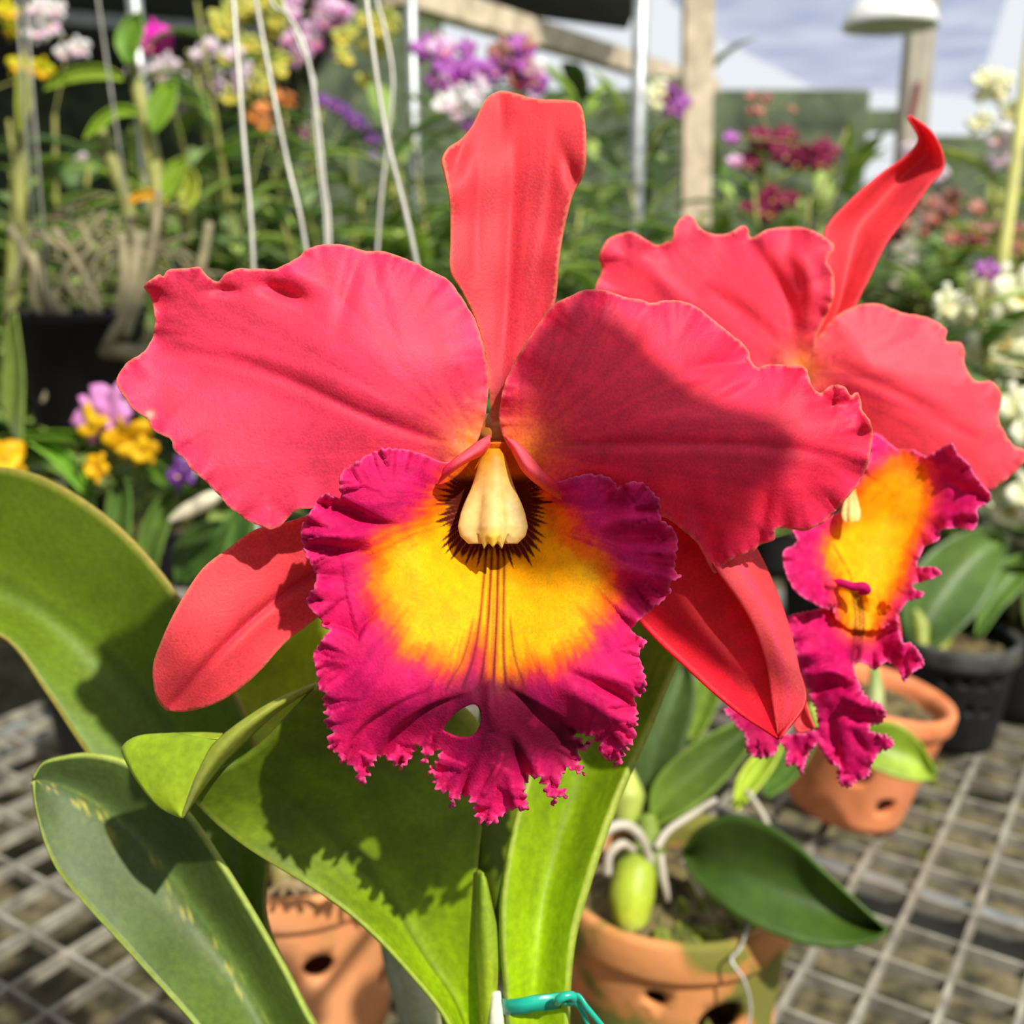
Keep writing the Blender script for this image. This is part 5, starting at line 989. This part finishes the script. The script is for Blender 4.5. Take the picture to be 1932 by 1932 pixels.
for a, b, c1 in [([(232, 142), (190, 122), (130, 130), (84, 168)], [(232, 152), (190, 150), (136, 156), (84, 170)], sl(138, 164, 50)), ([(262, 206), (220, 198), (180, 222), (158, 262)], [(262, 218), (222, 222), (188, 246), (158, 264)], sl(130, 160, 46)),
                 ([(236, 120), (216, 80), (230, 40), (262, 22)], [(246, 122), (262, 90), (272, 56), (264, 22)], sl(110, 150, 50)), ([(286, 250), (276, 200), (300, 160), (330, 152)], [(292, 252), (318, 224), (332, 190), (332, 154)], sl(130, 166, 50)),
                 ([(300, 380), (310, 320), (330, 300), (352, 296)], [(304, 384), (330, 360), (346, 330), (354, 298)], sl(140, 170, 50)), ([(346, 400), (330, 350), (340, 320), (362, 318)], [(352, 402), (372, 370), (374, 340), (364, 318)], sl(170, 180, 60)),
                 ([(240, 380), (262, 362), (292, 360), (316, 380)], [(240, 388), (264, 378), (290, 378), (314, 384)], sl(214, 168, 50)), ([(40, 250), (60, 200), (56, 150), (40, 120)], [(34, 250), (30, 200), (32, 150), (38, 120)], sl(150, 160, 60))]:
    a = [(x, y, 1.22) for x, y in a]; b = [(x, y, 1.21) for x, y in b]; pleaf(bigc, a, b, midrail(a, b, .01), c1, c1*.9, seed=int(a[0][0]))
# low leaves and flowers at mid left
ml = empty('leafy_orchid', (*P(190, 1080, .98)[:2], .90), 'low leafy orchid with a long arching leaf, behind the broad left leaf', 'orchid')
for a, b, c1 in [([(36, 818), (110, 812), (190, 820), (260, 850), (320, 888), (350, 930)], [(36, 830), (110, 830), (190, 848), (250, 880), (306, 916), (348, 934)], sl(86, 120, 24)),
                 ([(60, 830), (110, 840), (150, 880), (168, 940)], [(56, 836), (100, 870), (136, 910), (166, 942)], sl(120, 170, 50)), ([(200, 1090), (196, 1000), (205, 930), (225, 890)], [(236, 1090), (246, 1000), (246, 930), (228, 890)], sl(96, 128, 56)),
                 ([(250, 1100), (262, 1010), (290, 950), (330, 920)], [(290, 1100), (310, 1020), (328, 970), (334, 922)], sl(110, 140, 60)), ([(400, 1100), (410, 1010), (440, 960), (480, 930)], [(440, 1100), (466, 1040), (482, 980), (484, 930)], sl(96, 136, 62)),
                 ([(330, 1100), (330, 1030), (370, 990), (430, 980)], [(350, 1100), (380, 1080), (420, 1030), (434, 984)], sl(70, 98, 40)), ([(120, 1040), (110, 960), (130, 900), (160, 870)], [(160, 1060), (176, 980), (180, 920), (164, 872)], sl(90, 120, 46)),
                 ([(0, 760), (4, 700), (10, 640), (24, 590)], [(40, 860), (44, 780), (44, 700), (30, 590)], sl(120, 138, 60))]:
    a = [(x, y, .93) for x, y in a]; b = [(x, y, .92) for x, y in b]; pleaf(ml, a, b, midrail(a, b, .012), c1, c1*.9, seed=int(a[0][0])+3)
mb = MB(); tube(mb, [P(318, 984, .88), P(350, 966, .88), P(396, 942, .88), (P(420, 930, .88))], [.002, .0065, .007, .003], 14, 8); o = mb.build('dry_sheath', plain('papery_sheath', sl(214, 206, 176), .6, var=.1), ml)
R = random.Random(8)
for (px, py, s_, cc) in [(205, 775, .055, (sl(232, 150, 216), sl(240, 180, 226), sl(236, 190, 20))), (178, 792, .045, (sl(232, 150, 216), sl(240, 180, 226), sl(236, 190, 20))), (245, 826, .045, (sl(240, 190, 20), sl(236, 180, 20), sl(240, 200, 20))), (270, 852, .03, (sl(240, 190, 20), sl(236, 180, 20), sl(240, 200, 20))), (184, 884, .03, (sl(240, 190, 20), sl(236, 180, 20), sl(240, 200, 20))), (344, 894, .034, VIO), (362, 880, .02, WHT), (4, 868, .045, (sl(240, 190, 20), sl(236, 180, 20), sl(240, 200, 20)))]:
    put_bloom(ml, P(px, py, .90), s_, cc, R)
mb = MB()
for px, py in [(205, 775), (245, 826), (184, 884), (344, 894), (178, 792), (270, 852), (362, 880)]: tube(mb, [P(px, py, .905), P(px*.6+110, py*.5+520, .95), np.array([*P(190, 1080, .98)[:2], .90])], .0013, 10, 5)
tube(mb, [P(4, 868, .905), P(30, 960, .94), np.array([*P(190, 1080, .98)[:2], .90])], .0013, 10, 5)
mb.build('flower_spray', CANE, ml)
pot('plastic_pot', tuple(P(190, 1080, .98)[:2]), ZB, .06, .048, .11, BLK, 'black plastic pot of the low leafy orchid at mid left', n=30, rimh=.012, wall=.003)
# the rest of the crowd: same kind of green cane orchid, nothing to tell apart
R = random.Random(40); k = 0
PLACES = ['at the far left edge', 'behind the white corner blooms', 'behind the vivid magenta bloom', 'behind the leftmost hanger wire', 'behind the orange-salmon blooms', 'left of the pale steel post', 'behind the upright sepal', 'left of the slim steel post', 'behind the timber post', 'behind the dark maroon blooms', 'right of the concrete post', 'at the far right edge']
for row, (d, cnt, hh, rw) in enumerate([(1.95, 9, .58, 'front'), (2.3, 9, .68, 'middle'), (2.75, 11, .76, 'rear')]):
    for i in range(cnt):
        px = -60+(2050/(cnt-1))*i+R.uniform(-50, 50); h_ = hh*R.uniform(.8, 1.1)*(.78 if px > 1150 else 1.0); pc = PLACES[round(i*11/(cnt-1))]
        PL('flowerless green cane orchid, %s row of the crowd, %s' % (rw, pc), px, d+R.uniform(-.08, .08), ZC, h_, 400+k, n=7, leaves=13, ll=.19, lw=.040, group='flowerless cane orchids at the back', potlabel='black plastic pot, %s row of the crowd, %s' % (rw, pc), potgroup='pots in the crowd at the back'); k += 1
# front row low on the near bench
for px, d, lab, sd, hh in [(420, 1.34, 'low green orchid behind the left petal and left sepal', 501, .34), (1110, 1.34, 'low green orchid hidden behind the right petal', 502, .36), (1560, 1.30, 'low green orchid between the rear bloom and the black pot', 503, .30), (760, 1.36, 'low green orchid behind the lip of the front bloom', 505, .36), (1740, 1.24, 'dark green orchid behind the black plastic pot', 506, .32)]:
    PL(lab, px, d, .897, hh, sd, n=6, leaves=10, ll=.14, lw=.03, potr=.045)
# hedge of far foliage
R = random.Random(99); mb = MB()
for k in range(2600):
    x = R.uniform(-4.6, 5.0); y = R.uniform(3.5, 5.2); z = R.uniform(.1, 1.55+.35*math.sin(x*1.7)+.25*math.sin(x*4.1+1)-(.25 if x > 1 else 0)); c_ = GR[R.randrange(5)]*R.uniform(.7, 1.35)
    lf(mb, (x, y, z), (R.uniform(-1, 1), R.uniform(-1, .4), R.uniform(-.1, 1)), R.uniform(.18, .34), R.uniform(.04, .08), R.uniform(.5, 1.6), c_, seg=4)
o = mb.build('far_foliage', LEAF3, thick=.002); tag(o, 'bank of dark green foliage far behind the orchids', 'foliage', kind='stuff')
# ------------------------------------------------------------------ orchid added overhead, out of view, leaves shaped to shade front bloom's right half
SUNV = np.array(SUN_FROM); HS = .34
top = P(1520, -420, .245)+SUNV*HS
hg = empty('added_shade_orchid', tuple(top), 'unseen strap-leaved orchid added to shade the right half of the front bloom', 'orchid')
LSH = plain('shade_orchid_leaf', sl(70, 96, 36), .5, var=.15, scale=30)
for a, b in [([(1100, 540), (1020, 600), (968, 700), (985, 780), (985, 870), (950, 980), (975, 1080), (1040, 1150), (1160, 1205)], [(1110, 540), (1190, 600), (1290, 700), (1410, 740), (1520, 800), (1490, 880), (1390, 960), (1300, 1060), (1180, 1205)]),
             ([(1190, 860), (1260, 990), (1370, 1110), (1490, 1205), (1560, 1228)], [(1340, 760), (1392, 880), (1440, 975), (1486, 1080), (1562, 1224)])]:
    A1 = [P(x, y, .245)+SUNV*HS for x, y in a]; B1 = [P(x, y, .245)+SUNV*HS for x, y in b]
    A1 = smooth_path(A1, 12); B1 = smooth_path(B1, 12); M = (A1+B1)/2+np.array([0, 0, -.006])
    mb = MB(); loft(mb, [A1, M, B1], 30, 10, sl(70, 96, 36), world=True); lo = mb.build('leaf', LSH, hg, thick=.0015)
    mb = MB()
    if a[0][0] == 1100: tube(mb, [M[0], M[0]*.5+top*.5+np.array([0, 0, .03]), top], [.003, .005, .006], 12, 8); M1c = M[5]
    else: tube(mb, [M[0], (M[0]+M1c)/2+np.array([0, 0, .006]), M1c], [.002, .003, .003], 8, 8)
    mb.build('leaf_stalk', CANE, hg)
mb = MB(); tube(mb, [top, top+np.array([0, 0, .08])], [.02, .03], 6, 14); mb.build('root_ball', DRY, hg)
mb = MB(); tube(mb, [top+np.array([0, 0, .07]), (top[0], top[1], 2.56)], .0015, 4, 6); mb.build('hanger', WIRE, hg)
mb = MB(); beam(mb, (-1.75, top[1], 2.585), (.8, top[1], 2.585), .05, .05); tag(mb.build('roof_beam', WOOD, smooth=False), 'unseen timber beam added overhead to carry the added shade orchid', 'beam')  # beam added out of view, only to carry the shading orchid
